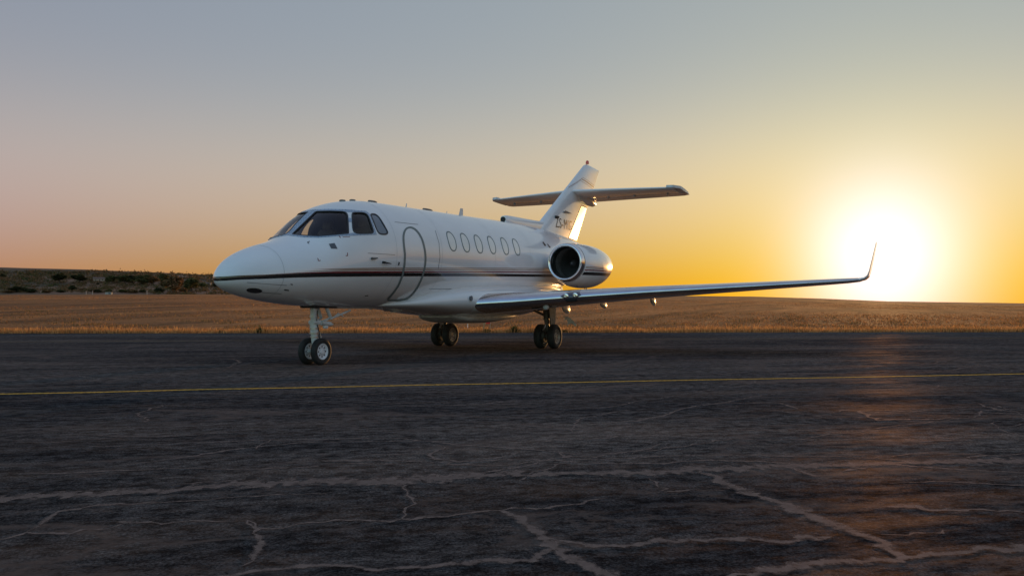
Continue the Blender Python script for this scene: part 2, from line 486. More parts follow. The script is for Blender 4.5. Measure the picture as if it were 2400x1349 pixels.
    _, sheen = noise(mapped((2.2, .7, 1)), 1.1, 8, .75, .46, (.002, .002, .002), .62, (.026, .026, .026))
    ms = N.new('ShaderNodeMixShader'); L.new(sheen.outputs[0], ms.inputs[0])
    L.new(b.outputs[0], ms.inputs[1]); L.new(gl.outputs[0], ms.inputs[2]); L.new(ms.outputs[0], N['Material Output'].inputs['Surface'])
    nb = N.new('ShaderNodeTexNoise'); nb.inputs['Scale'].default_value = 20; nb.inputs['Detail'].default_value = 9; nb.inputs['Roughness'].default_value = .75
    L.new(mapped((1.3, 1, 1)), nb.inputs['Vector'])
    bp = N.new('ShaderNodeBump'); bp.inputs['Strength'].default_value = 1.0; bp.inputs['Distance'].default_value = .03
    L.new(nb.outputs['Fac'], bp.inputs['Height']); L.new(bp.outputs[0], b.inputs['Normal']); L.new(bp.outputs[0], gl.inputs['Normal'])
    return m


ASPH = asphalt_mat()


def build_apron():
    n = 700; L0, L1 = -170.0, 200.0
    far = []
    for i in range(n + 1):
        s = L0 + (L1 - L0) * i / n
        p = EDGE_A + EDIR * s
        p = p + F2 * (.16 * math.sin(s * 1.7) + .12 * math.sin(s * 4.1 + 1) + .16 * math.sin(s * .43) + .10 * random.uniform(-1, 1))
        far.append((p.x, p.y, 0.0))
    bl = EDGE_A + EDIR * L0 - F2 * 160; br = EDGE_A + EDIR * L1 - F2 * 160
    vs = far + [(br.x, br.y, 0), (bl.x, bl.y, 0)]
    k = len(vs)
    vs += [(x, y, -.12) for x, y, z in vs]
    fs = [tuple(range(k))] + [(i, i + k, (i + 1) % k + k, (i + 1) % k) for i in range(k)]
    me = bpy.data.meshes.new('apron'); me.from_pydata(vs, [], fs)
    bm = bmesh.new(); bm.from_mesh(me); bmesh.ops.recalc_face_normals(bm, faces=bm.faces); bm.to_mesh(me); bm.free()
    if me.polygons[0].normal.z < 0: me.flip_normals()
    o = link('apron', me, ASPH, None, False)
    tag(o, 'worn dark asphalt apron with dusty sealed cracks', kind='structure')
    return o


apron = build_apron()


def ragged_mat(name, c1, c2, rough, soft, scale):
    """flat marks on asphalt whose worn edges break up: UV.x runs across the mark"""
    m = bpy.data.materials.new(name); m.use_nodes = True
    nt = m.node_tree; N, L = nt.nodes, nt.links; b = N['Principled BSDF']; out = N['Material Output']
    uv = N.new('ShaderNodeUVMap'); sp = N.new('ShaderNodeSeparateXYZ'); L.new(uv.outputs[0], sp.inputs[0])
    tc = N.new('ShaderNodeTexCoord')
    n = N.new('ShaderNodeTexNoise'); n.inputs['Scale'].default_value = scale; n.inputs['Detail'].default_value = 5; n.inputs['Roughness'].default_value = .7
    L.new(tc.outputs['Object'], n.inputs['Vector'])
    r = N.new('ShaderNodeValToRGB'); r.color_ramp.elements[0].position = .3; r.color_ramp.elements[0].color = (*c1, 1)
    r.color_ramp.elements[1].position = .7; r.color_ramp.elements[1].color = (*c2, 1)
    L.new(n.outputs['Fac'], r.inputs[0]); L.new(r.outputs[0], b.inputs['Base Color']); b.inputs['Roughness'].default_value = rough
    # coverage = clamp((edge + noise - .5)*k)
    a = N.new('ShaderNodeMath'); a.operation = 'ADD'; L.new(sp.outputs[0], a.inputs[0])
    k = N.new('ShaderNodeMath'); k.operation = 'MULTIPLY'; k.inputs[1].default_value = soft[0]; L.new(n.outputs['Fac'], k.inputs[0]); L.new(k.outputs[0], a.inputs[1])
    mr = N.new('ShaderNodeMapRange'); mr.inputs['From Min'].default_value = soft[1]; mr.inputs['From Max'].default_value = soft[2]; mr.inputs['To Max'].default_value = soft[3]
    L.new(a.outputs[0], mr.inputs[0])
    b.inputs['Specular IOR Level'].default_value = 0.0
    gl = N.new('ShaderNodeBsdfGlossy'); gl.inputs['Roughness'].default_value = .58; gl.inputs['Color'].default_value = (1.0, .74, .52, 1)  # orange of the sun glint put into the gloss colour, as on the asphalt
    ms = N.new('ShaderNodeMixShader'); ms.inputs[0].default_value = .03; L.new(b.outputs[0], ms.inputs[1]); L.new(gl.outputs[0], ms.inputs[2])
    t = N.new('ShaderNodeBsdfTransparent'); mx = N.new('ShaderNodeMixShader')
    L.new(mr.outputs[0], mx.inputs[0]); L.new(t.outputs[0], mx.inputs[1]); L.new(ms.outputs[0], mx.inputs[2]); L.new(mx.outputs[0], out.inputs['Surface'])
    return m


def ribbon(name, pts, width, z, mat, parent, jag=0.0, step=.12):
    """flat strip along ground points; UV.x = 1 on the axis, 0 at both edges"""
    P = [Vector((p[0], p[1], 0)) for p in pts]; W = width if hasattr(width, '__len__') else [width] * len(P)
    Q, Wd = [], []
    for i in range(len(P) - 1):
        k = max(1, int((P[i + 1] - P[i]).length / step))
        for j in range(k):
            t = j / k; Q.append(P[i].lerp(P[i + 1], t)); Wd.append(W[i] + (W[i + 1] - W[i]) * t)
    Q.append(P[-1]); Wd.append(W[-1])
    if jag:
        wob = 0.0
        for i in range(1, len(Q) - 1):
            wob = wob * .7 + random.uniform(-1, 1) * jag
            t = (Q[i + 1] - Q[i - 1]).normalized(); Q[i] = Q[i] + Vector((-t.y, t.x, 0)) * wob
            Wd[i] *= random.uniform(.6, 1.4)
    vs, uvx, fs = [], [], []
    for i, q in enumerate(Q):
        t = (Q[min(i + 1, len(Q) - 1)] - Q[max(i - 1, 0)]).normalized(); nn = Vector((-t.y, t.x, 0))
        for s, c in ((-1, 0), (0, 1), (1, 0)):
            p = q + nn * s * Wd[i] / 2; vs.append((p.x, p.y, z)); uvx.append(c)
    for i in range(len(Q) - 1):
        a = i * 3
        for j in (0, 1): fs.append((a + j, a + j + 3, a + j + 4, a + j + 1))
    me = bpy.data.meshes.new(name); me.from_pydata(vs, [], fs)
    bm = bmesh.new(); bm.from_mesh(me)
    for f in bm.faces:
        if f.normal.z < 0: f.normal_flip()
    bm.to_mesh(me); bm.free()
    ul = me.uv_layers.new(name='UVMap')
    for lp in me.loops: ul.data[lp.index].uv = (uvx[lp.vertex_index], 0)
    return link(name, me, mat, parent, False)


YEL = ragged_mat('worn_yellow_paint', (.50, .27, .05), (.68, .38, .08), .6, (2.4, 1.30, 1.80, 1.0), 24)
YEL2 = ragged_mat('faded_yellow_paint', (.22, .16, .07), (.36, .25, .10), .6, (1.3, .75, 1.15, .75), 9)
o = ribbon('taxi_line', [LINE_A - LANE * 30] + [on_z(u, v) for u, v in ((0, 923.5), (240, 919), (480, 912.5), (760, 907.5), (1000, 902), (1300, 897), (1600, 891), (2000, 884), (2400, 876))] + [LINE_B + LANE * 30], .15, .004, YEL, None)
tag(o, 'yellow taxi guide line painted across the near asphalt', kind='structure')
o = ribbon('faded_line', [on_z(-600, 803), on_z(0, 801), on_z(600, 797.5), on_z(1200, 795.5), on_z(1800, 793.5), on_z(2400, 792), on_z(3000, 791)], .16, .004, YEL2, None)
tag(o, 'faint worn yellow line painted beyond the parked jet', kind='structure')

CRACK = ragged_mat('dusty_crack_fill', (.11, .085, .076), (.25, .19, .165), .9, (2.4, 1.42, 1.90, .8), 16)


def cL(*pp): return [(x * .5, 900 + y * .5) for x, y in pp]
def cR(*pp): return [(1200 + x * .5, 900 + y * .5) for x, y in pp]


CRACKS = [
    (cL((-60, 745), (0, 725), (120, 690), (320, 695), (370, 675), (480, 670), (550, 640), (620, 650), (760, 655), (900, 645), (1160, 635)), .035),
    (cL((1160, 637), (1180, 675), (1250, 685), (1400, 660), (1750, 630), (1830, 645), (1990, 630), (2200, 615), (2400, 590)) + cR((0, 580), (200, 570), (300, 555), (380, 535), (450, 532)), .04),
    (cL((125, 690), (180, 640), (225, 600), (500, 565), (760, 552)), .05),
    (cL((1840, 435), (1890, 475), (1930, 520), (1975, 560), (1940, 580), (1925, 640)), .045),
    (cL((700, 560), (850, 545), (1100, 530), (1300, 512), (1560, 505)), .03),
    (cL((780, 478), (950, 465), (1080, 455), (1130, 465), (1270, 460)), .035),
    (cL((-100, 545), (0, 535), (400, 515), (1100, 475), (1700, 455), (2400, 425)) + cR((0, 430), (300, 410), (620, 412), (900, 395), (1280, 380), (1700, 376), (2000, 370), (2400, 352), (2600, 345)), .26),
    (cR((880, 405), (1060, 480), (1160, 525), (1300, 575), (1420, 605), (1500, 660), (1650, 720), (1800, 800), (1880, 820)), .15),
    (cR((1000, 910), (1200, 885), (1350, 850), (1500, 825), (1800, 820), (2000, 790), (2200, 770), (2400, 765), (2600, 760)), .10),
    (cL((900, 900), (1100, 890), (1400, 860), (1700, 870), (2000, 860), (2200, 840), (2400, 820)) + cR((60, 815), (150, 790), (175, 745)), .07),
    (cR((-60, 590), (0, 630), (80, 665), (150, 720), (175, 745), (230, 800), (320, 845), (400, 895), (470, 940)), .12),
    (cR((180, 725), (350, 745), (500, 745), (700, 735), (900, 730), (1100, 715), (1250, 730), (1400, 712), (1500, 715)), .08),
    (cL((1700, 330), (1840, 330), (2000, 322), (2150, 325)), .03),
    (cL((2040, 285), (2070, 300), (2020, 325), (2010, 350), (2150, 360), (2070, 378), (2250, 382), (2400, 380)), .055),
    (cR((215, 312), (265, 330), (240, 345), (400, 340)), .05),
    (cR((1280, 383), (1340, 405), (1410, 435), (1450, 430)), .06),
    (cR((640, 440), (740, 490), (690, 500), (1000, 500)), .05),
    (cR((560, 330), (700, 300), (850, 290), (960, 265), (1080, 252)), .06),
    (cL((1160, 640), (1180, 700), (1165, 800), (1120, 860)), .055),
    (cR((900, 92), (1250, 88), (1300, 105), (1340, 117)), .07),
    (cR((1500, 135), (1540, 120), (1620, 122), (1720, 170), (1900, 165), (2200, 160)), .09),
    (cR((1850, 265), (2000, 262), (2140, 258)), .06),
    (cR((2180, 90), (2300, 125), (2400, 135)), .10),
    (cR((1740, 575), (1850, 570), (1960, 590), (2100, 600), (2400, 600)), .10),
    (cR((1730, 705), (1880, 695), (2020, 683)), .05),
    (cR((1700, 345), (1950, 330), (2190, 322), (2230, 335), (2150, 350)), .05),
    (cL((0, 275), (300, 268), (480, 255), (600, 245)), .05),
    (cL((640, 180), (700, 172), (660, 130), (760, 100), (1000, 97)), .05),
    (cL((0, 485), (230, 482)), .04), (cL((1200, 305), (1270, 260)), .09),
    ([(1100, 865), (1300, 850), (1600, 862), (1700, 858)], .1), ([(300, 885), (500, 878), (700, 874)], .12),
    ([(1500, 835), (1700, 850), (1900, 846)], .12), ([(520, 870), (560, 850), (545, 838)], .12), ([(150, 830), (165, 826)], .2),
    ([(1850, 830), (2000, 845), (2200, 842)], .12), ([(900, 825), (1000, 835), (1100, 833)], .1),
]
for i, (pp, w) in enumerate(CRACKS):
    pts = [on_z(u, v) for u, v in pp]
    ww = [w * random.uniform(.55, 1.15) for _ in pts]
    ww[0] *= .3; ww[-1] *= .3
    ribbon('crack', pts, ww, .0018 + .00005 * i, CRACK, apron, jag=.03, step=.05)

# finer cracks wandering over the whole apron, mostly along the paving lanes
rc = random.Random(23)
for i in range(110):
    d0 = 4.2 + 20 * rc.random() ** 1.2; l0 = rc.uniform(-.68, .68) * d0
    p = Vector((CAM.x, CAM.y, 0)) + F2 * d0 + RGT * l0
    a = LANE_ANG + rc.choice([0, 0, 0, 0, 1.1, .5, -.6]) + rc.uniform(-.3, .3); pts = [p.copy()]
    for k in range(rc.randint(5, 14)):
        a += rc.uniform(-.6, .6); a += (LANE_ANG - a) * .2
        p = p + Vector((math.cos(a), math.sin(a), 0)) * rc.uniform(.12, .42); pts.append(p.copy())
    w = rc.uniform(.014, .030) * (1 + d0 / 10); ww = [w * rc.uniform(.6, 1.5) for _ in pts]; ww[0] *= .3; ww[-1] *= .3
    ribbon('crack', pts, ww, .0006 + .000008 * i, CRACK, apron, jag=.018, step=.06)

# ------------------------------------------------------------------ dry grass (nobody could count it)
def leaf_mat(name, trans=.45, rough=.8):
    m = bpy.data.materials.new(name); m.use_nodes = True
    nt = m.node_tree; N, L = nt.nodes, nt.links; N.clear()
    at = N.new('ShaderNodeVertexColor'); at.layer_name = 'Col'
    d = N.new('ShaderNodeBsdfDiffuse'); t = N.new('ShaderNodeBsdfTranslucent'); mx = N.new('ShaderNodeMixShader'); o = N.new('ShaderNodeOutputMaterial')
    mx.inputs[0].default_value = trans
    L.new(at.outputs[0], d.inputs[0]); L.new(at.outputs[0], t.inputs[0]); L.new(d.outputs[0], mx.inputs[1]); L.new(t.outputs[0], mx.inputs[2]); L.new(mx.outputs[0], o.inputs[0])
    return m


GRASSM = leaf_mat('dry_grass_blades', .45)
LEAFM = leaf_mat('foliage', .3)


def mesh_from_np(name, co, faces, cols):
    """triangles/quads as an int array, colours per vertex"""
    me = bpy.data.meshes.new(name); n, k = faces.shape
    me.vertices.add(len(co)); me.vertices.foreach_set('co', co.astype(np.float32).ravel())
    me.loops.add(n * k); me.loops.foreach_set('vertex_index', faces.astype(np.int32).ravel())
    me.polygons.add(n); me.polygons.foreach_set('loop_start', (np.arange(n) * k).astype(np.int32))
    me.update(); me.validate()
    ca = me.color_attributes.new('Col', 'FLOAT_COLOR', 'POINT')
    c4 = np.concatenate([cols, np.ones((len(cols), 1))], 1).astype(np.float32)
    ca.data.foreach_set('color', c4.ravel())
    return me


def pal(n, cols, w):
    c = np.array(cols)[rng.choice(len(cols), n, p=np.array(w) / sum(w))]
    return c * rng.uniform(.75, 1.25, (n, 1))


STRAW = [(.70, .37, .14), (.58, .285, .10), (.44, .21, .085), (.27, .145, .065), (.15, .115, .05)]


def grass(name, lat, dist, hgt, wid, cols):
    n = len(lat)
    bx = CAM.x + RGT.x * lat + F2.x * dist; by = CAM.y + RGT.y * lat + F2.y * dist
    bz = np.array([height(x, y) for x, y in zip(bx, by)]) - .01
    az = rng.uniform(0, 2 * np.pi, n); lean = rng.uniform(.05, .6, n) * hgt; la = rng.uniform(0, 2 * np.pi, n)
    dx, dy = np.cos(az) * wid / 2, np.sin(az) * wid / 2
    mx, my = np.cos(la) * lean, np.sin(la) * lean
    co = np.zeros((n, 5, 3))
    co[:, 0] = np.stack([bx - dx, by - dy, bz], 1); co[:, 1] = np.stack([bx + dx, by + dy, bz], 1)
    co[:, 2] = np.stack([bx + dx * .7 + mx * .35, by + dy * .7 + my * .35, bz + hgt * .6], 1); co[:, 3] = np.stack([bx - dx * .7 + mx * .35, by - dy * .7 + my * .35, bz + hgt * .6], 1)
    co[:, 4] = np.stack([bx + mx, by + my, bz + hgt], 1)
    i = np.arange(n)[:, None] * 5
    tri = np.concatenate([i + np.array([[0, 1, 2]]), i + np.array([[0, 2, 3]]), i + np.array([[3, 2, 4]])], 0)
    return mesh_from_np(name, co.reshape(-1, 3), tri, np.repeat(cols, 5, 0))


def edge_dist(lat):                        # distance of the asphalt edge at a lateral offset
    ea, eb = (EDGE_A - CAM), (EDGE_B - CAM)
    la, lb, da, db = ea.dot(RGT), eb.dot(RGT), ea.dot(F2), eb.dot(F2)
    return da + (db - da) * (lat - la) / (lb - la)


n = 42000
lat = rng.uniform(-34, 36, n)
clump = np.sin(lat * 1.9) * .5 + np.sin(lat * .73 + 1) * .6 + np.sin(lat * 5.3 + 2) * .35
dd = edge_dist(lat) + np.abs(rng.normal(0, 1.0, n)) * 1.3 - .25 + .10 * np.sin(lat * 3.1)
hg = rng.uniform(.08, .24, n) * (1 + .25 * clump) + .02
me = grass('g', lat, dd, hg, rng.uniform(.012, .03, n), pal(n, STRAW, [5, 5, 3, 1.2, .5]))
o = link('dry_grass', me, GRASSM, None, False); tag(o, 'fringe of tall golden dry grass along the asphalt edge', 'grass', kind='stuff')
n = 90000
dd = 31.5 + 120 * rng.random(n) ** 2.0
lat = rng.uniform(-1, 1, n) * (dd * .72 + 4)
tone = np.array([hnoise(a * 3 + 40, b * 5) for a, b in zip(lat, dd)])
cols = np.array([1.0, .9, .84]) * pal(n, STRAW, [1.0, 2.6, 4, 3, 1.6]) * np.clip(.80 + .22 * tone, .45, 1.2)[:, None]
me = grass('g', lat, dd, rng.uniform(.02, .06, n) * (1 + .6 * np.clip(tone, -1, 1)), rng.uniform(.015, .035, n) * (1 + dd / 50), cols)
o = link('meadow_grass', me, GRASSM, None, False); tag(o, 'short dry grass covering the field behind the asphalt edge', 'grass', kind='stuff')


n = 70000
dd = 32.2 + 26 * rng.random(n) ** 1.5
lat = rng.uniform(-1, 1, n) * (dd * .72 + 4)
tus = np.sin(lat * .9 + 3 * np.sin(dd * .35)) + np.sin(lat * 2.3 - dd * .8) * .8 + np.sin(lat * .37 + dd * 1.3) * .8 + rng.normal(0, .35, n)
keep = tus > .75
lat, dd = lat[keep], dd[keep]; n = len(lat)
me = grass('g', lat, dd, rng.uniform(.05, .13, n), rng.uniform(.015, .035, n), pal(n, STRAW[1:] + [(.10, .095, .04)], [2, 3, 3, 3, 2]))
o = link('grass_tussocks', me, GRASSM, None, False); tag(o, 'darker olive tussocks scattered in the dry field', 'grass', kind='stuff')


# ------------------------------------------------------------------ trees, shrubs, houses on the far slope
BARK = noise_tint(principled('bark', (.07, .05, .04), .9), (.05, .035, .03), (.10, .075, .055), 5)


def crown_np(n, lobes, leaf, cols, w):
    """leaf-sized quads scattered through several lobes"""
    L = np.array(lobes); k = rng.choice(len(L), n, p=L[:, 3] ** 2 / (L[:, 3] ** 2).sum())
    d = rng.normal(size=(n, 3)); d /= np.linalg.norm(d, axis=1)[:, None]
    r = L[k, 3] * rng.uniform(.35, 1.08, n) ** .6
    p = L[k, :3] + d * r[:, None] * np.array([1, 1, .78])
    a = rng.normal(size=(n, 3)); a /= np.linalg.norm(a, axis=1)[:, None]
    b = np.cross(a, rng.normal(size=(n, 3))); b /= np.linalg.norm(b, axis=1)[:, None]
    s = leaf * rng.uniform(.6, 1.4, n)[:, None]
    co = np.stack([p - a * s, p + b * s * .7, p + a * s, p - b * s * .7], 1)
    f = np.arange(n)[:, None] * 4 + np.array([[0, 1, 2, 3]])
    c = pal(n, cols, w)
    return co.reshape(-1, 3), f, np.repeat(c, 4, 0)


GREENS = [(.085, .092, .038), (.12, .115, .048), (.07, .072, .032), (.17, .135, .055)]
OLIVES = [(.21, .125, .06), (.16, .105, .05), (.27, .14, .07), (.11, .08, .04)]
DARKS = [(.05, .052, .024), (.07, .065, .03), (.04, .042, .02)]


def make_tree(kind, seed):
    random.seed(seed)
    pc = {'green': GREENS, 'olive': OLIVES, 'dark': DARKS}[kind]
    root = empty('tree')
    lob = []
    m = MB(); m.tube([(0, 0, -.05), (.01, .01, .16), (.0, .02, .34)], [.035, .028, .02], 7)
    for k in range(7):
        a = k * 2.4 + random.uniform(-.4, .4); rr = random.uniform(.16, .34); z = random.uniform(.34, .74)
        c = (math.cos(a) * rr, math.sin(a) * rr, z); lob.append((*c, random.uniform(.15, .24)))
        m.tube([(0, .01, random.uniform(.18, .32)), (c[0] * .5, c[1] * .5, z * .7), c], [.018, .012, .005], 5)
    lob += [(0, 0, .62, .26), (.05, -.05, .80, .17)]
    m.build('trunk', BARK, root)
    co, f, c = crown_np(1500, lob, .055, pc, [1] * len(pc))
    link('crown', mesh_from_np('crown', co, f, c), LEAFM, root, False)
    return root


def make_shrub(kind, seed):
    random.seed(seed); pc = {'green': GREENS, 'olive': OLIVES, 'dark': DARKS}[kind]
    root = empty('shrub'); lob = [(random.uniform(-.28, .28), random.uniform(-.28, .28), random.uniform(.22, .6), random.uniform(.18, .3)) for _ in range(6)] + [(0, 0, .4, .36)]
    m = MB()
    for k in range(4):
        a = k * 1.7; m.tube([(0, 0, -.05), (math.cos(a) * .12, math.sin(a) * .12, .3)], [.02, .008], 5)
    m.build('stem', BARK, root)
    co, f, c = crown_np(600, lob, .075, pc, [1] * len(pc))
    link('crown', mesh_from_np('crown', co, f, c), LEAFM, root, False)
    return root


def ground_hit(u, v, dmin, dmax=2500):
    q = ray(u, v); q = q / q.dot(F2); d = dmin; prev = None
    while d < dmax:
        p = CAM + q * d; g = height(p.x, p.y) - p.z
        if g > 0:
            return Vector((p.x, p.y, height(p.x, p.y))), d
        d *= 1.008
    p = CAM + q * dmax; return Vector((p.x, p.y, height(p.x, p.y))), dmax


def copy_tree(root):
    c = root.copy(); COL.objects.link(c)
    for ch in list(root.children):
        k = ch.copy(); COL.objects.link(k); k.parent = c
    return c


PROTO = {}
TREES = [(404, 688, 58, 44, 'olive', 't', 'broad olive-brown tree standing at the field edge'), (449, 682, 44, 34, 'green', 't', 'round green tree beside the broad olive-brown tree'),
         (360, 668, 28, 22, 'olive', 't', 'small yellowish tree left of the broad olive-brown tree'), (330, 667, 40, 23, 'green', 't', 'wide spreading green tree in the middle of the hillside row'), (292, 665, 38, 22, 'green', 't', 'wide green tree next but one to the sunlit house'), (262, 664, 30, 20, 'green', 't', 'green tree nearest the sunlit house in the hillside row'),
         (383, 664, 32, 24, 'green', 't', 'green tree partly behind the broad olive-brown tree'), (186, 664, 36, 22, 'dark', 't', 'dark tree just left of the sunlit house'), (140, 665, 34, 26, 'dark', 't', 'dark round tree on the slope far from the sunlit house'),
         (310, 664, 34, 20, 'dark', 't', 'dark tree squeezed between two wide green trees'), (345, 661, 30, 18, 'green', 't', 'smallest green tree of the hillside row, half hidden by its neighbours'), (475, 674, 24, 16, 'green', 's', 'low green shrub in front of the white cottages'), (505, 673, 22, 13, 'dark', 's', 'dark shrub beside the white cottages'),
         (168, 681, 20, 17, 'dark', 's', 'single black-green bush standing alone on the bare slope'), (190, 681, 14, 8, 'olive', 's', 'tiny olive-brown shrub beside the lone black-green bush'), (112, 686, 24, 11, 'olive', 's', 'olive-brown shrub between the dark thicket and the lone bush'), (40, 685, 44, 19, 'dark', 's', 'wide dark thicket at the foot of the slope'),
         (72, 686, 30, 13, 'dark', 's', 'dark shrub touching the wide thicket at the slope foot'), (228, 686, 22, 12, 'dark', 's', 'dark shrub behind the gap between the posts and the cabinet'), (286, 686, 24, 12, 'green', 's', 'green shrub just beyond the white cabinet'), (312, 687, 26, 12, 'olive', 's', 'olive-brown shrub between the cabinet and the lone post'), (215, 684, 16, 9, 'olive', 's', 'small olive-brown shrub behind the close pair of posts'), (230, 667, 8, 6, 'dark', 's', 'tiny dark shrub directly below the sunlit house'),
         (6, 652, 16, 14, 'dark', 's', 'dark shrub high up on the far hillside'), (370, 686, 26, 16, 'dark', 's', 'dark shrub at the foot of the broad olive-brown tree'), (428, 684, 24, 14, 'olive', 's', 'olive-brown shrub between the broad tree and the round green tree'), (335, 686, 20, 9, 'dark', 's', 'low dark shrub right behind the lone post'), (20, 687, 26, 10, 'olive', 's', 'low olive-brown shrub in front of the wide thicket'), (142, 686, 22, 8, 'dark', 's', 'flat dark shrub below the lone black-green bush'), (255, 685, 18, 8, 'dark', 's', 'flat dark shrub peeping over the white cabinet')]
for i, (u, v, w, h, kind, ty, lb) in enumerate(TREES):
    key = (ty, kind)
    if key not in PROTO: PROTO[key] = o = make_tree(kind, 11 + i) if ty == 't' else make_shrub(kind, 31 + i)
    else: o = copy_tree(PROTO[key])
    p, d = ground_hit(u, v, lerp_tab(RIDGE_D, u) * 1.06)
    o.location = p - Vector((0, 0, .03 * h * d / FPX))
    o.scale = (w * d / FPX * 1.05, w * d / FPX * 1.05, h * d / FPX * 1.06)
    o.rotation_euler = (0, 0, i * 1.7)
    nm = {'green': 'green', 'olive': 'olive-brown', 'dark': 'dark'}[kind]
    if ty == 't': tag(o, lb or f'{nm} tree in the row of trees across the lower slope', 'tree', 'trees along the hillside')
    else: tag(o, lb or f'low {nm} shrub on the scrubby slope behind the field', 'shrub', 'shrubs on the scrubby slope')

# scattered scrub that reads as one mass
allc, allf, allcol, base = [], [], [], 0
for i in range(3400):
    u = random.uniform(-500, 760); v = random.uniform(636, 686) + max(0, (u - 250) * .035)
    p, d = ground_hit(u, v, lerp_tab(RIDGE_D, u) * 1.12)
    if d > 2400: continue
    s = random.uniform(.5, 1.5) * (1.5 if v < 660 else 1.0)
    co, f, c = crown_np(26, [(0, 0, .35, .5), (.4, .2, .25, .35)], .24, random.choice([OLIVES, DARKS, OLIVES, GREENS]), [1] * (3 if False else 1) if False else None) if False else (None, None, None)
    pc = np.array(random.choice([OLIVES, OLIVES, OLIVES, GREENS])) * .9; k = 24
    pp = rng.normal(size=(k, 3)) * np.array([.75, .75, .38]); pp[:, 2] = np.abs(pp[:, 2])
    a = rng.normal(size=(k, 3)); a /= np.linalg.norm(a, axis=1)[:, None]; b = np.cross(a, rng.normal(size=(k, 3))); b /= np.linalg.norm(b, axis=1)[:, None]
    co = np.stack([pp - a * .3, pp + b * .22, pp + a * .3, pp - b * .22], 1).reshape(-1, 3) * s + np.array(p)
    allc.append(co); allf.append(np.arange(k)[:, None] * 4 + np.array([[0, 1, 2, 3]]) + base); base += k * 4
    allcol.append(np.repeat(pc[rng.integers(0, len(pc), k)] * rng.uniform(.8, 1.3, (k, 1)), 4, 0))
o = link('hillside_scrub', mesh_from_np('hillside_scrub', np.concatenate(allc), np.concatenate(allf), np.concatenate(allcol)), LEAFM, None, False)
tag(o, 'low scrub dotted over the far hillside', 'scrub', kind='stuff')

WALLM = noise_tint(principled('house_plaster', (.45, .33, .24), .85), (.38, .27, .2), (.52, .4, .3), 2)
WALLW = noise_tint(principled('cottage_whitewash', (.66, .62, .56), .85), (.56, .52, .46), (.72, .68, .62), 2)
ROOFM = noise_tint(principled('roof_sheet', (.16, .09, .07), .7), (.12, .07, .05), (.2, .12, .09), 3)
GLASSD = principled('house_glass', (.03, .035, .04), .15)


def house(u, v, wpx, hpx, mat, label, rot, group=None):
    p, d = ground_hit(u, v, lerp_tab(RIDGE_D, u) * 1.12); w = wpx * d / FPX; h = hpx * d / FPX; dp = w * .6
    r = empty('house', p); r.rotation_euler = (0, 0, YAW - math.pi / 2 + rot)
    m = MB(); m.box((0, 0, h * .28), (w, dp, h * .64)); m.build('wall', mat, r, False)
    m = MB(); m.loft([[Vector((x, -dp * .58, h * .58)), Vector((x, 0, h)), Vector((x, dp * .58, h * .58)), Vector((x, dp * .58, h * .54)), Vector((x, -dp * .58, h * .54))] for x in (-w * .54, w * .54)]); m.build('roof', ROOFM, r, False)
    m = MB(); m.box((w * .05, -dp * .5 - .02, h * .2), (w * .11, .06, h * .42)); m.build('door', ROOFM, r, False)
    for x in (-w * .3, w * .3):
        m = MB(); m.box((x, -dp * .5 - .02, h * .33), (w * .14, .06, h * .2)); m.build('window', GLASSD, r, False)
    tag(r, label, 'house', group); return r


house(232, 659, 24, 9, WALLM, 'low tan house with brown roof lit by the low sun on the hillside', .5)
house(488, 668, 12, 6, WALLW, 'small white cottage on the slope behind the nose of the jet, nearer the trees', .2)
house(511, 667, 9, 6, WALLW, 'smaller white cottage further along behind the nose of the jet', -.2)

# marker posts and a white cabinet along the far field edge
DULL = noise_tint(principled('dull_cream_paint', (.4, .37, .33), .8), (.33, .3, .27), (.46, .43, .38), 4)


def post_at(u, vb, hpx, label):
    d = lerp_tab(RIDGE_D, u) * .985; q = ray(u, vb); q = q / q.dot(F2); p = CAM + q * d; p.z = height(p.x, p.y)
    h = hpx * d / FPX; o = empty('marker_post', p)
    m = MB(); m.tube([(0, 0, -.1), (0, 0, h * .86)], .06, 8); m.build('post', DULL, o); m = MB(); m.tube([(0, 0, h * .86), (0, 0, h)], [.085, .06], 8); m.build('cap', RED, o)
    tag(o, label, 'post', 'white posts along the field edge')


post_at(202, 689, 9, 'white marker post at the field edge, first of the close pair'); post_at(217, 689, 10, 'white marker post at the field edge beside the white cabinet'); post_at(344.5, 690, 10.5, 'white marker post standing alone near the broad tree')
d = lerp_tab(RIDGE_D, 255) * .98; q = ray(255, 689); q = q / q.dot(F2); p = CAM + q * d; p.z = height(p.x, p.y); w = 15 * d / FPX
cab = empty('cabinet', p); cab.rotation_euler = (0, 0, YAW - math.pi / 2)
m = MB(); m.box((0, 0, .24), (w, .45, .46), None, .03); m.build('body', DULL, cab); m = MB(); m.box((0, 0, .49), (w * 1.05, .52, .04), None, .01); m.build('lid', DULL, cab)
m = MB(); m.box((w * .2, -.235, .25), (w * .34, .02, .34), None, .005); m.build('door', GREYP, cab)
tag(cab, 'low white equipment cabinet at the far field edge', 'cabinet')


# ================================================================== THE JET
jet = empty('business_jet')
tag(jet, 'white twin-engine business jet with dark cheatlines and winglets parked on the asphalt', 'jet')

X0F = -2.06
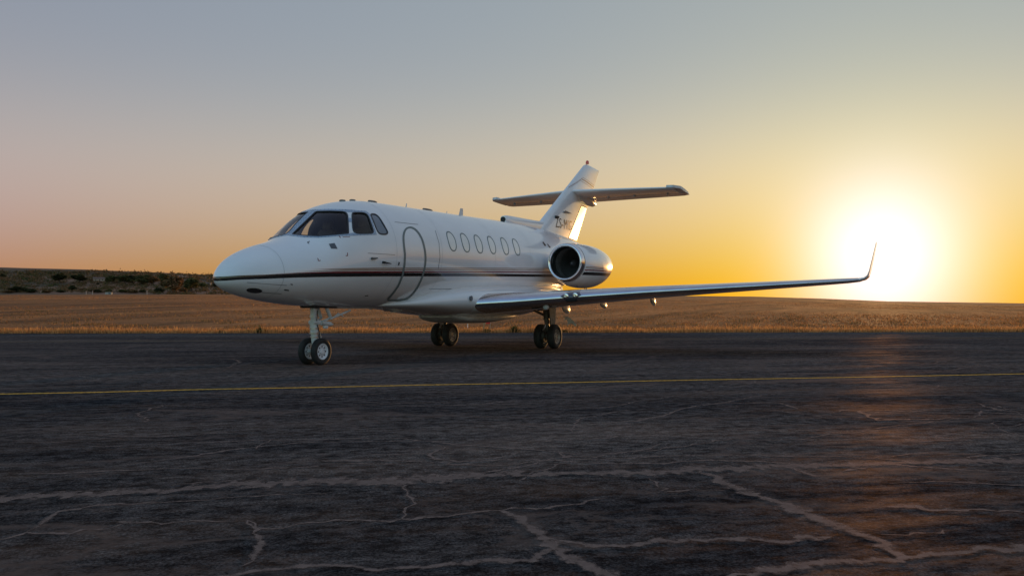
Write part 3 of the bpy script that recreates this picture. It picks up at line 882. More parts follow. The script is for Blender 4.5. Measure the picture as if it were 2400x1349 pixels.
#        X,   top,  bottom, half width, height of max width
FUS = [(-2.06, 1.36, 1.36, .0, 1.36), (-2.0, 1.495, 1.255, .165, 1.37), (-1.82, 1.67, 1.168, .315, 1.39), (-1.5, 1.825, 1.09, .475, 1.42),
       (-1.25, 1.905, 1.052, .575, 1.45), (-.95, 1.985, 1.016, .672, 1.49), (-.63, 2.115, .987, .755, 1.54), (-.35, 2.335, .97, .815, 1.60),
       (-.05, 2.555, .956, .865, 1.67), (.2, 2.672, .949, .902, 1.73), (.6, 2.785, .944, .938, 1.81), (1.06, 2.85, .944, .958, 1.88),
       (1.4, 2.87, .945, .963, 1.907), (2.5, 2.905, .98, .963, 1.942), (4.5, 2.968, 1.044, .963, 2.006), (6.6, 3.035, 1.112, .963, 2.072),
       (8, 3.06, 1.20, .93, 2.13), (9, 3.05, 1.33, .85, 2.20), (10, 3.01, 1.50, .72, 2.27), (11, 2.94, 1.74, .56, 2.35),
       (12, 2.85, 2.0, .39, 2.43), (13, 2.74, 2.28, .2, 2.5), (13.35, 2.66, 2.42, .09, 2.54)]
pre = lambda x: math.sqrt(max(0.0, x - X0F))


def fus(x):
    zt, zb, w, zm = (interp(FUS, x, c, pre) for c in (1, 2, 3, 4))
    return zt, zb, w, zm


def fus_exp(x):                            # rounder cabin, slightly flatter cockpit roof
    return 2.0 + .28 * math.exp(-((x + .1) / .75) ** 2)


def fus_pt(x, th, sh=0.0):
    zt, zb, w, zm = fus(x); e = fus_exp(x); zt -= sh; zb += sh; w -= sh
    s, c = math.sin(th), math.cos(th)
    y = math.copysign(abs(s) ** (2 / e), s) * w
    z = zm + (zt - zm) * abs(c) ** (2 / e) if c >= 0 else zm - (zm - zb) * abs(c) ** (2 / 2.0)
    if c < 0: y = s * w
    return Vector((x, y, z))


def surf_y(x, z):                          # half width of the skin at height z
    zt, zb, w, zm = fus(x); e = fus_exp(x)
    if z >= zm: return w * max(0.0, 1 - ((z - zm) / (zt - zm)) ** e) ** (1 / e)
    return w * max(0.0, 1 - ((zm - z) / (zm - zb)) ** 2) ** .5


NR = 72
FX = [X0F + (i / 26) ** 2 * 1.1 for i in range(1, 27)] + [-.96 + .07 * k for k in range(1, 34)] + [1.36 + .3 * k for k in range(1, 41)] + [13.35]


def fus_mesh(sh=0.0, xs=FX, zfloor=None):
    m = MB()
    rings = [[fus_pt(x, 2 * math.pi * k / NR, sh) for k in range(NR)] for x in xs]
    if zfloor is not None:
        rings = [[Vector((p.x, p.y, max(p.z, zfloor + .0007 * k + .0003 * i))) for k, p in enumerate(r)] for i, r in enumerate(rings)]
    return m.loft(rings)


body_mb = fus_mesh()
body_me = body_mb.mesh('fuselage')
BV = BVHTree.FromPolygons([v.co.copy() for v in body_me.vertices], [tuple(p.vertices) for p in body_me.polygons])


def hit(u, v):
    q = ray(u, v).normalized(); l, n, i, dd = BV.ray_cast(CAM, q)
    if l is None:
        l, n, i, dd = BV.find_nearest(CAM + q * ((Vector((0, 0, 2)) - CAM).length))
    if n.dot(q) > 0: n = -n
    return l, n


def smooth_loop(pts, k=3):
    """Chaikin rounding of a closed outline"""
    for _ in range(k):
        q = []
        for i in range(len(pts)):
            a, b = pts[i], pts[(i + 1) % len(pts)]
            q += [(a[0] * .75 + b[0] * .25, a[1] * .75 + b[1] * .25), (a[0] * .25 + b[0] * .75, a[1] * .25 + b[1] * .75)]
        pts = q
    return pts


def resample(pts, step, closed=True):
    out = []
    n = len(pts)
    for i in range(n if closed else n - 1):
        a, b = pts[i], pts[(i + 1) % n]; k = max(1, int(math.hypot(b[0] - a[0], b[1] - a[1]) / step))
        out += [(a[0] + (b[0] - a[0]) * j / k, a[1] + (b[1] - a[1]) * j / k) for j in range(k)]
    if not closed: out.append(pts[-1])
    return out


def shrink(pts, d):
    """offset a closed pixel outline inwards by d"""
    n = len(pts); ar = sum(pts[i][0] * pts[(i + 1) % n][1] - pts[(i + 1) % n][0] * pts[i][1] for i in range(n))
    sg = 1 if ar > 0 else -1; out = []
    for i in range(n):
        a, b, c = pts[i - 1], pts[i], pts[(i + 1) % n]
        tx, ty = c[0] - a[0], c[1] - a[1]; l = math.hypot(tx, ty) or 1
        out.append((b[0] - ty / l * d * sg, b[1] + tx / l * d * sg))
    return out


def snap(p, off):
    """put a point on the skin and push it out along the normal"""
    l, n, i, dd = BV.find_nearest(p)
    if n.dot(l - Vector((l.x, 0, fus(l.x)[3]))) < 0: n = -n
    return l + n * off


def patch_mesh(name, outline3, off, rings=8):
    """skin-hugging filled patch: concentric loops from the outline to its centre"""
    c = sum(outline3, Vector()) / len(outline3); vs = []; n = len(outline3); fs = []
    for r in range(rings):
        t = 1 - r / rings
        vs += [snap(c.lerp(p, t), off) for p in outline3]
    vs.append(snap(c, off))
    for r in range(rings - 1):
        for k in range(n): fs.append((r * n + k, r * n + (k + 1) % n, (r + 1) * n + (k + 1) % n, (r + 1) * n + k))
    for k in range(n): fs.append(((rings - 1) * n + k, (rings - 1) * n + (k + 1) % n, rings * n))
    m = MB(); m.v = [tuple(p) for p in vs]; m.f = fs
    return m


def ring_mesh(out3, in3, off, thick=.012):
    """flat band between two outlines with the same count, standing proud of the skin"""
    n = len(out3); m = MB()
    a = [snap(p, off - thick) for p in out3]; b = [snap(p, off) for p in out3]; c = [snap(p, off) for p in in3]; d = [snap(p, off - thick) for p in in3]
    m.v = [tuple(p) for p in a + b + c + d]
    for k in range(n):
        j = (k + 1) % n
        m.f += [(k, j, n + j, n + k), (n + k, n + j, 2 * n + j, 2 * n + k), (2 * n + k, 2 * n + j, 3 * n + j, 3 * n + k)]
    return m


W1 = [(684, 549), (740, 495.4), (772, 494.6), (803, 495.6), (811, 498), (814.4, 504), (816.7, 545.5), (815, 547), (790, 549.2), (746, 553), (715, 552)]
W2 = [(825, 502), (828, 498), (850, 498), (859, 501), (864, 508), (875.3, 541), (873, 546.5), (838, 547.5), (830, 544), (826.5, 536)]
W3 = [(868.7, 503), (871, 501.3), (879, 501.5), (886, 506), (892, 514), (909, 543), (907, 548.5), (897, 549.5), (888, 547), (883.5, 540)]


def win3(poly, k=2): return [hit(*p)[0] for p in resample(smooth_loop(resample(poly, 9), k), 2.2)]


def flip3(ps): return [Vector((p.x, -p.y, p.z)) for p in ps]


wins = [win3(W1), win3(W2), win3(W3)]
wins[0] = [Vector((p.x, min(p.y, -.035), p.z)) for p in wins[0]]
# cut the cockpit: hollow it out, then open the windscreen and side windows on both sides
tmp = []


def cutter(mb):
    o = link('cutter', mb.mesh('cutter'), INTER); tmp.append(o); return o


body = link('fuselage', body_me, WHITE, None, True)
body_me.materials.append(INTER)
cut_x = [-.62 + .08 * k for k in range(24)]
cutters = [cutter(fus_mesh(.05, cut_x, 1.45))]
for side in (0, 1):
    for w in wins:
        w_ = flip3(w) if side else w
        c = sum(w_, Vector()) / len(w_)
        nn = Vector()
        for p in w_:
            l, n, i, dd = BV.find_nearest(p)
            if n.dot(l - Vector((l.x, 0, fus(l.x)[3]))) < 0: n = -n
            nn += n
        nn.normalize()
        m = MB(); ring = w_ if not side else w_
        m.loft([[p - nn * .16 for p in ring], [p + nn * .12 for p in ring]])
        cutters.append(cutter(m))
for c in cutters:
    md = body.modifiers.new('cut', 'BOOLEAN'); md.operation = 'DIFFERENCE'; md.solver = 'EXACT'; md.object = c
dg = bpy.context.evaluated_depsgraph_get()
new_me = bpy.data.meshes.new_from_object(body.evaluated_get(dg), depsgraph=dg)
body.modifiers.clear(); body.data = new_me
for c in tmp: bpy.data.objects.remove(c)
new_me.polygons.foreach_set('use_smooth', [True] * len(new_me.polygons))
new_me.set_sharp_from_angle(angle=R(32))
body.parent = jet

# window panes, seals and the metal surround
LBL = ['windscreen', 'cockpit_window', 'cockpit_window']
for side in (0, 1):
    for i, w in enumerate(wins):
        w_ = flip3(w) if side else w
        if i < 2 or side:
            pane = patch_mesh('pane', w_, -.012).build(LBL[i], GLASS, jet, True, None)
        else:
            pane = patch_mesh('pane', w_, -.004).build(LBL[i], TINT, jet, True, None)
        c = sum(w_, Vector()) / len(w_)
        out = [p + (p - c).normalized() * .012 for p in w_]; inn = [p - (p - c).normalized() * .014 for p in w_]
        ring_mesh(out, inn, .007, .03).build('seal', DARKSEAL, pane, True, 30)
FR = [(671, 551.5), (733, 491.3), (770, 490), (815, 491), (822, 491.6), (858, 494.6), (867, 502), (883, 550), (824, 552.5), (790, 553.5), (746, 557.2), (712, 556.2)]
fr = [hit(*p)[0] for p in resample(FR, 4)]
fr = [Vector((p.x, min(p.y, -.004), p.z)) for p in fr]
for side in (0, 1):
    # surround panels with the window openings left free: strips between the outline and the two panes
    f3 = flip3(fr) if side else fr
    both = [flip3(w) if side else w for w in wins[:2]]
    m = MB(); n = len(f3)

    def near(p):
        best = min(((q - p).length, q) for w in both for q in w)[1] if False else None
        bd, bq = 1e9, None
        for w in both:
            for q in w:
                d_ = (q - p).length
                if d_ < bd: bd, bq = d_, q
        return bq
    # outer band
    inn = []
    for p in f3:
        q = near(p); inn.append(q + (p - q).normalized() * min(.010, (p - q).length * .2))
    K = 4
    rows = [[snap(p.lerp(q, t / K), .004) for p, q in zip(f3, inn)] for t in range(K + 1)]
    rows = [[snap(p, -.01) for p in f3]] + rows
    m.loft(rows, False, False)
    sur = m.build('window_surround', FRAME, jet, True, 30)
    # the post between windscreen and side window
    m = MB()
    a = sorted([p for p in both[0] if p.x > max(q.x for q in both[0]) - .13], key=lambda p: p.z)
    b = sorted([p for p in both[1] if p.x < min(q.x for q in both[1]) + .13], key=lambda p: p.z)
    z0, z1 = max(a[0].z, b[0].z), min(a[-1].z, b[-1].z)
    rows = []
    for k in range(9):
        z = z0 + (z1 - z0) * k / 8
        pa = min(a, key=lambda p: abs(p.z - z)); pb = min(b, key=lambda p: abs(p.z - z))
        rows.append([snap(pa.lerp(pb, .12 + .76 * t / 4), .0055) for t in range(5)])
    m.loft(rows, False, False, closed=False)
    m.build('window_post', FRAME, sur, True, None)
    # rivets round the surround
    m = MB()
    for p, q in list(zip(f3, inn))[::2]:
        c = snap(p.lerp(q, .28), .006); c2 = snap(p.lerp(q, .28), .0085)
        m.tube([c, c2], [.007, .005], 6)
    tag(m.build('rivet_row', SEAL, sur, False), kind='stuff')

# cockpit furniture seen through the glass
m = MB(); m.box((-.18, 0, 1.78), (.30, 1.16, .34), Matrix.Rotation(R(-18), 3, 'Y'), .05); m.box((-.26, 0, 1.97), (.26, 1.0, .05), None, .02)
m.build('instrument_panel', INTER, jet)
for sy in (-.40, .40):
    m = MB(); m.box((.50, sy, 1.72), (.46, .44, .14), None, .05); m.box((.74, sy, 2.02), (.13, .42, .62), Matrix.Rotation(R(10), 3, 'Y'), .05)
    m.box((.80, sy, 2.40), (.10, .24, .17), Matrix.Rotation(R(10), 3, 'Y'), .04); m.build('pilot_seat', SEATM, jet)
m = MB(); m.box((1.17, 0, 1.95), (.03, 1.42, .9), None, .01); m.box((1.17, 0, 2.46), (.03, .95, .3), None, .01); m.build('cockpit_bulkhead', INTER, jet)
for sy in (-.40, .40):
    m = MB(); m.tube([(-.1, sy, 1.85), (.16, sy, 2.0)], .02, 8); m.tube([(.16, sy - .15, 2.05), (.18, sy - .12, 1.96), (.18, sy + .12, 1.96), (.16, sy + .15, 2.05)], .016, 8)
    m.build('control_yoke', INTER, jet)


# stripes: bands at a height read from the photograph, hugging the skin
def band(name, ztab, thick, x0, x1, mat, off=.003, taper=0.0):
    for sg in (-1, 1):
        m = MB(); rows = []
        n = 150
        for i in range(n + 1):
            t = i / n; x = x0 + (x1 - x0) * (t * t if x0 < -1 else t)
            zc = ztab(x); h = thick / 2 * (min(1.0, (x - x0) / taper) if taper else 1.0)
            rows.append([snap(Vector((x, sg * surf_y(x, z), z)), off) for z in (zc - h, zc - h / 3, zc + h / 3, zc + h)])
        m.loft(rows, False, False, closed=False); m.build(name, mat, jet, True, None)


def ztab_from(pix):
    rows = []
    for u, v in pix:
        p = hit(u, v)[0]; rows.append((p.x, p.z))
    rows.sort()
    sl = (rows[-1][1] - rows[-3][1]) / (rows[-1][0] - rows[-3][0])
    rows.append((rows[-1][0] + 8, rows[-1][1] + 8 * sl))
    return lambda x: lerp_tab(rows, x)


zb_ = ztab_from([(509, 653), (560, 650), (620, 648.2), (700, 645.2), (772, 643.8), (870, 643.2), (950, 643.2), (1080, 643.6), (1180, 644.5), (1262, 645.5)])
zr_ = ztab_from([(600, 645), (650, 641.5), (700, 639.3), (772, 637.8), (870, 637), (950, 637), (1080, 637), (1180, 637.3), (1262, 637.7)])
zg_ = ztab_from([(660, 638), (700, 636), (772, 633.5), (870, 632.4), (950, 632.2), (1080, 632.4), (1180, 632.6), (1262, 633)])
zh_ = ztab_from([(690, 634), (740, 630.6), (870, 628.6), (950, 628.4), (1080, 628.4), (1180, 628.6), (1262, 629)])
band('black_stripe', zb_, .060, -2.0585, 9.6, BLACK)
m = MB(); m.box((X0F + .004, 0, 1.357), (.02, .085, .056), None, .012); m.build('nose_stripe_tip', BLACK, jet)
band('red_stripe', zr_, .026, -1.55, 9.6, RED, taper=1.2)
band('bronze_stripe', zg_, .016, -1.1, 9.6, GOLD, taper=.8)
band('bronze_stripe', zh_, .016, -.9, 9.6, GOLD, taper=.8)


def skin_strip(name, pix, width, mat, parent=jet, off=.004, closed=False):
    """narrow strip of constant pixel width drawn on the skin"""
    pts = resample(pix, 3, closed); n = len(pts); L_, R_ = [], []
    for i in range(n):
        a = pts[i - 1] if (closed or i) else pts[0]; b = pts[(i + 1) % n] if (closed or i < n - 1) else pts[-1]
        tx, ty = b[0] - a[0], b[1] - a[1]; l = math.hypot(tx, ty) or 1
        nx, ny = -ty / l * width / 2, tx / l * width / 2
        L_.append(snap(hit(pts[i][0] + nx, pts[i][1] + ny)[0], off)); R_.append(snap(hit(pts[i][0] - nx, pts[i][1] - ny)[0], off))
    m = MB(); rows = [[a, (a + b) / 2, b] for a, b in zip(L_, R_)]
    rows = [[a, snap(c, off), b] for a, c, b in rows]
    if closed: rows.append(rows[0])
    m.loft(rows, False, False, closed=False)
    return m.build(name, mat, parent, True, None)


DOOR = [(906, 703), (922, 686), (934, 668), (943, 645), (948, 620), (949, 595), (946, 572), (945, 552), (949, 538), (958, 532.5), (968, 534), (979, 543), (989, 560), (995, 582), (997.5, 605), (995, 628), (988, 652), (977, 675), (963, 693), (950, 701), (935, 703)]
dp = [p for p in resample(smooth_loop(resample(DOOR, 12), 2), 3)]
door_c = [hit(*p)[0] for p in resample(shrink(dp, 1.5), 9)]
door = patch_mesh('passenger_door', door_c, .0025, 14).build('passenger_door', WHITE, jet, True, None)
skin_strip('door_seal', dp, 4.4, SEAL, door, .006, True)
m = MB(); p = hit(897, 614)[0]; q = hit(912, 617)[0]
m.tube([p, snap(p, .05)], .018, 8); m.tube([snap(p, .045), snap(q, .045)], [.016, .007], 8); m.build('pitot_probe', DARK, jet)
m = MB(); p = hit(871, 605.5)[0]; q = hit(883, 604.5)[0]; m.tube([snap(p, .02), snap(q, .025)], [.022, .008], 8); m.tube([p, snap(p, .03)], .022, 8); m.build('static_vane', GRIME, jet)
m = MB(); p = hit(935, 614)[0]; q = hit(933.5, 621)[0]; m.tube([snap(p, .008), snap(q, .008)], .012, 8); m.build('door_handle', DARK, door)


def skin_poly(name, pix, mat, off=.004, parent=jet):
    o3 = [hit(*p)[0] for p in resample(pix, 2)]
    return patch_mesh(name, o3, off, 4).build(name, mat, parent, True, None)


skin_poly('grey_panel_mark', [(770.5, 571.5), (784, 569.5), (791, 583), (776, 582.5)], GREYP)
for cx, cy, pts in ((723, 568, [(720, 568), (726, 565.5)]), (723, 568, [(720.5, 568), (724.5, 571)]), (745, 607, [(744.5, 604.5), (746, 611)]), (747, 610, [(746, 611), (751, 610)]), (814, 595, [(814, 592), (814.5, 599)]), (812, 598, [(810, 599), (814.5, 599)]), (797, 555, [(795, 553), (798, 557.5)]), (810, 555.5, [(803, 555.6), (820, 555.2)])):
    skin_strip('stencil_mark', pts, 1.6 if cy != 555.5 else 1.1, RED if cy != 568 else GREYP)
# nose landing light window, small vents and probes
el_ = [(596 + 18.5 * math.cos(a), 680.3 + 6.0 * math.sin(a) + 1.2 * math.cos(a)) for a in [k * math.pi / 12 for k in range(24)]]
skin_poly('nose_light_window', el_, BLACK)
skin_strip('vent_slot', [(666, 678.5), (677, 680)], 2.6, DARK); skin_strip('vent_slot', [(681, 665.5), (686, 666.5)], 2.2, DARK)
skin_strip('vent_slot', [(855, 692.5), (863, 692)], 1.8, DARK)
for pp in ([(925, 520), (980, 526)], [(578, 661.5), (672, 668.5)], [(615, 685), (660, 688)], [(1020, 540), (1029, 570), (1031, 602), (1027, 630)], [(862, 593), (926, 597)], [(1005, 677), (1060, 676.5)]):
    skin_strip('panel_seam', pp, .9, GREYP, jet, .002)
for pp in ([(1271, 568), (1273, 566), (1280, 575), (1277, 577)], [(1281, 571), (1284, 572), (1291, 580), (1288, 581)]):
    skin_poly('engine_bay_vent', pp, DARK)

# cabin windows
for u, v in [(1059, 565.2), (1090.8, 568.4), (1122, 571.6), (1153, 574), (1183.5, 576.5), (1210.5, 578.8)]:
    p0 = hit(u, v)[0]
    for sg in (-1, 1):
        def oval(a, b):
            o3 = []
            for k in range(28):
                t = 2 * math.pi * k / 28
                x = p0.x + a * math.copysign(abs(math.cos(t)) ** .85, math.cos(t)); z = p0.z + b * math.copysign(abs(math.sin(t)) ** .85, math.sin(t))
                o3.append(Vector((x, sg * surf_y(x, z), z)))
            return o3
        o1, o2 = oval(.150, .197), oval(.128, .176)
        pane = patch_mesh('cabin_window', o2, .002, 5).build('cabin_window', PANE, jet, True, None)
        ring_mesh(o1, o2, .006, .012).build('window_rim', SEAL, pane, True, 40)

# faint skin joints running round the body
SEAMM = principled('skin_joint', (.50, .51, .52), .4)
for xs_ in (-1.32, .98, 2.46, 4.62, 6.42, 8.3):
    m = MB(); m.loft([[snap(fus_pt(x_, 2 * math.pi * k / 96), .0012) for k in range(96)] for x_ in (xs_ - .004, xs_ + .004)], False, False)
    m.build('panel_seam', SEAMM, jet, True, None)

# aerials, lamps along the roof
for u, v, l, hgt in ((830, 470.5, .09, .025), (868, 475.5, .09, .025), (917, 482, .24, .04), (1045, 501.5, .34, .045)):
    p = hit(u, v + 3)[0]; top = Vector((p.x, 0, fus(p.x)[0]))
    m = MB(); m.loft([[top + Vector((l * a, .06 * b, h_)) for a, b in ((-.5, 0), (-.3, .7), (.2, 1), (.5, .5), (.5, -.5), (.2, -1), (-.3, -.7))] for h_ in (-.02, hgt * .7)] + [[top + Vector((l * .8 * a, .035 * b, hgt)) for a, b in ((-.5, 0), (-.3, .7), (.2, 1), (.5, .5), (.5, -.5), (.2, -1), (-.3, -.7))]])
    m.build('roof_aerial', GRIME, jet)
for u, v, c, hgt in ((994, 492, .05, .09), (1086, 505, .03, .06), (1119, 510, .20, .17)):
    p = hit(u, v + 4)[0]; b0 = Vector((p.x, 0, fus(p.x)[0] - .02))
    m = MB(); m.loft([[b0 + Vector((c * a * s_ + hgt * .25 * t_, .012 * b * s_, (hgt + .02) * t_)) for a, b in ((-.5, 0), (0, 1), (.5, 0), (0, -1))] for t_, s_ in ((0, 1), (1, .6))])
    m.build('blade_aerial', WHITE2, jet)


# ---------------------------------------------------------------- wing fairing, belly
def blob(stations, n=40, e=2.4):
    rings = []
    for x, w, zt, zb in stations:
        zm, hz = (zt + zb) / 2, (zt - zb) / 2
        rings.append([Vector((x, w * math.copysign(abs(math.sin(t)) ** (2 / e), math.sin(t)), zm + hz * math.copysign(abs(math.cos(t)) ** (2 / e), math.cos(t)))) for t in [2 * math.pi * k / n for k in range(n)]])
    return rings


def dense(tab, n):
    xs = [tab[0][0] + (tab[-1][0] - tab[0][0]) * i / n for i in range(n + 1)]
    return [(x,) + tuple(interp(tab, x, c) for c in range(1, len(tab[0]))) for x in xs]


FAIR = [(1.35, .22, 1.02, .955), (1.7, .46, 1.08, .935), (2.1, .68, 1.16, .905), (2.6, .86, 1.27, .86), (3.2, 1.0, 1.38, .80), (3.9, 1.07, 1.45, .755), (4.8, 1.09, 1.50, .72), (6.4, 1.09, 1.54, .72), (7.4, 1.02, 1.56, .80), (8.4, .86, 1.58, .95), (9.2, .62, 1.58, 1.12), (9.9, .32, 1.60, 1.32)]
m = MB(); m.loft(blob(dense(FAIR, 60))); m.build('wing_fairing', WHITE, jet)
PAN = [(3.75, .42, .80, .74), (3.95, .52, .82, .67), (4.3, .60, .85, .615), (5.2, .64, .85, .60), (6.0, .62, .85, .64), (6.8, .5, .85, .72), (7.4, .3, .9, .80)]
m = MB(); m.loft(blob(dense(PAN, 26), e=3)); m.build('belly_pan', WHITE2, jet)
m = MB(); m.loft([[Vector((x, y, z)) for y, z in ((-w, t), (-w * .8, b), (w * .8, b), (w, t))] for x, w, t, b in ((.36, .02, .95, .935), (.5, .05, .96, .928), (1.2, .05, .96, .925), (1.9, .05, .97, .93), (2.15, .03, .98, .945))])
m.build('keel_strip', WHITE2, jet)
m = MB(); m.loft([[Vector((x, y, z)) for y, z in ((-w, t), (-w, b), (w, b), (w, t))] for x, w, t, b in ((1.98, .06, .97, .915), (2.12, .13, .97, .875), (2.55, .15, .97, .885), (2.95, .05, .97, .90))])
m.box((2.28, -.02, .868), (.2, .12, .03), None, .008); m.build('belly_aerial', WHITE2, jet)
m = MB()
for t_ in (0, 1):
    pass
c0 = Vector((3.42, -1.035, 1.13)); m.lathe([(-.02, .0), (-.02, .052), (.01, .045), (.012, .0)], c0, 'Y', 20); m.build('fuel_vent', GREYP, jet)


# ---------------------------------------------------------------- lifting surfaces
def airfoil(n=22, camber=.012):
    xs = [(1 - math.cos(math.pi * i / n)) / 2 for i in range(n + 1)]
    th = lambda x: 5 * (.2969 * math.sqrt(x) - .126 * x - .3516 * x * x + .2843 * x ** 3 - .1036 * x ** 4)
    cm = lambda x: camber * 4 * x * (1 - x)
    up = [(x, th(x), cm(x)) for x in reversed(xs)]; lo = [(x, -th(x), cm(x)) for x in xs[1:-1]]
    return up + lo


AF = airfoil()


def section(le, chord, tc, nrm, inc=0.0, x0=0.0, x1=1.0):
    return [le + Vector((x * chord, 0, 0)) + nrm * ((t * tc + c) * chord - math.tan(inc) * x * chord) for x, t, c in AF]


WING = [(.55, 3.42, .985, 3.12, .150, 0), (1.0, 3.62, 1.018, 2.98, .145, 0), (1.7, 3.93, 1.062, 2.78, .138, 0), (2.76, 4.395, 1.150, 2.47, .130, 0), (4.05, 4.96, 1.245, 2.10, .124, 0), (5.13, 5.44, 1.313, 1.80, .118, 0),
        (6.36, 5.98, 1.388, 1.44, .112, 0), (7.43, 6.45, 1.455, 1.13, .106, 0), (7.78, 6.61, 1.478, 1.04, .10, 3), (7.98, 6.72, 1.496, .98, .085, 14), (8.08, 6.79, 1.530, .94, .062, 36), (8.135, 6.85, 1.582, .90, .048, 58),
        (8.168, 6.94, 1.68, .85, .038, 74), (8.215, 7.14, 1.92, .73, .034, 78), (8.256, 7.36, 2.14, .60, .034, 79), (8.285, 7.55, 2.30, .46, .034, 79)]


def wing_rings(sg, grow=0.0):
    out = []
    for y, x, z, c, tc, a in WING:
        nrm = Vector((0, -sg * math.sin(R(a)), math.cos(R(a))))
        out.append([p for p in section(Vector((x - grow, sg * y, z)), c + grow, tc + 2 * grow / c, nrm, R(.6))])
    return out


nA = len(AF); iLE = 22
for sg in (-1, 1):
    rings = wing_rings(sg)
    fine = []
    for a, b in zip(rings, rings[1:]):
        for t in (0, .5): fine.append([p.lerp(q, t) for p, q in zip(a, b)])
    fine.append(rings[-1])
    m = MB(); m.loft(fine); wing = m.build('wing', WHITE, jet, True, 40)
    # bright metal leading edge, from just outside the root to the winglet
    g = wing_rings(sg, .004); m = MB()
    sel = list(range(iLE - 6, iLE + 7))
    rr = [[r[i % nA] for i in sel] for r in g[1:10]]
    m.loft(rr, False, False, closed=False); m.build('leading_edge', METAL, wing, True, None)
    # flap and aileron gaps on top and bottom
    for (ya, yb, xc) in ((1.15, 4.9, .74), (5.0, 7.3, .76)):
        for up in (1, -1):
            m = MB(); rows = []
            for k in range(12):
                y = ya + (yb - ya) * k / 11
                x, z, c, tc = (interp(WING[:8], y, q) for q in (1, 2, 3, 4))
                th = 5 * (.2969 * math.sqrt(xc) - .126 * xc - .3516 * xc ** 2 + .2843 * xc ** 3 - .1036 * xc ** 4)
                zz = z + (up * th * tc + .012 * 4 * xc * (1 - xc)) * c - math.tan(R(.6)) * xc * c + up * .004
                rows.append([Vector((x + xc * c - .008, sg * y, zz)), Vector((x + xc * c + .008, sg * y, zz))])
            m.loft(rows, False, False, closed=False); m.build('control_gap', DARKSEAL, wing, False)
    # flap hinge fairings under the trailing edge
    for y, l, d in ((1.90, .46, .14), (2.74, .42, .11), (3.82, .38, .14)):
        x, z, c = (interp(WING[:8], y, q) for q in (1, 2, 3)); b0 = Vector((x + .80 * c, sg * y, z - .05 * c))
        m = MB(); m.loft([[b0 + Vector((l * (px - .35), sg * .028 * py * s_, pz)) for px, py, pz in ((0, 0, .02), (.15, 1, -d * .35), (.55, 1.1, -d * s_), (.95, .4, -d * .85 * s_), (1, -.4, -d * .7), (.55, -1.1, -.02), (.2, -1, .03))] for s_ in (1, .92)])
        m = MB(); m.loft([[b0 + Vector((l * (t - .3), sg * w_ * math.cos(k * math.pi / 5), -d * dd * (.5 - .5 * math.sin(k * math.pi / 5)) * 1.0 + .02)) for k in range(10)] for t, w_, dd in ((0, .008, .2), (.2, .03, .7), (.5, .036, 1.0), (.8, .028, 1.15), (1.0, .008, 1.1))])
        m.build('flap_hinge_fairing', WHITE2, wing)
    # landing lamp let into the leading edge
    y = 2.78; x, z, c, tc = (interp(WING[:8], y, q) for q in (1, 2, 3, 4))
    m = MB(); rows = []
    for k in range(11):
        a = -1 + 2 * k / 10; wd = math.sqrt(max(0, 1 - a ** 4)) + .02
        yy = y + a * .19; x, z, c, tc = (interp(WING[:8], yy, q) for q in (1, 2, 3, 4))
        sec = section(Vector((x - .007, sg * yy, z)), c, tc * 1.045, Vector((0, 0, 1)), R(.6))
        sel = [sec[iLE + int(round(j))] for j in (-5, -4, -3, -2, -1, 0, 1, 2, 3)]
        cc = sec[iLE - 1]; rows.append([cc.lerp(p, wd) for p in sel])
    m.loft(rows, False, False, closed=False); lamp = m.build('landing_lamp', LENS, wing, True, None)
    for dy in (-.085, .085):
        x, z, c = (interp(WING[:8], y + dy, q) for q in (1, 2, 3))
        m = MB(); m.lathe([(-.012, .0), (-.018, .03), (-.012, .052), (.0, .06)], Vector((x - .008, sg * (y + dy), z + .03)), 'X', 16); m.build('bulb_reflector', LIPMAT, lamp)
    x, z, c = (interp(WING[:8], 2.2, q) for q in (1, 2, 3))
    m = MB(); m.lathe([(-.07, .0), (-.062, .035), (-.03, .06), (.03, .062), (.08, .04), (.1, 0)], Vector((x + .34, sg * 2.2, z - .14)), 'X', 14); m.build('taxi_lamp', WHITE2, wing)

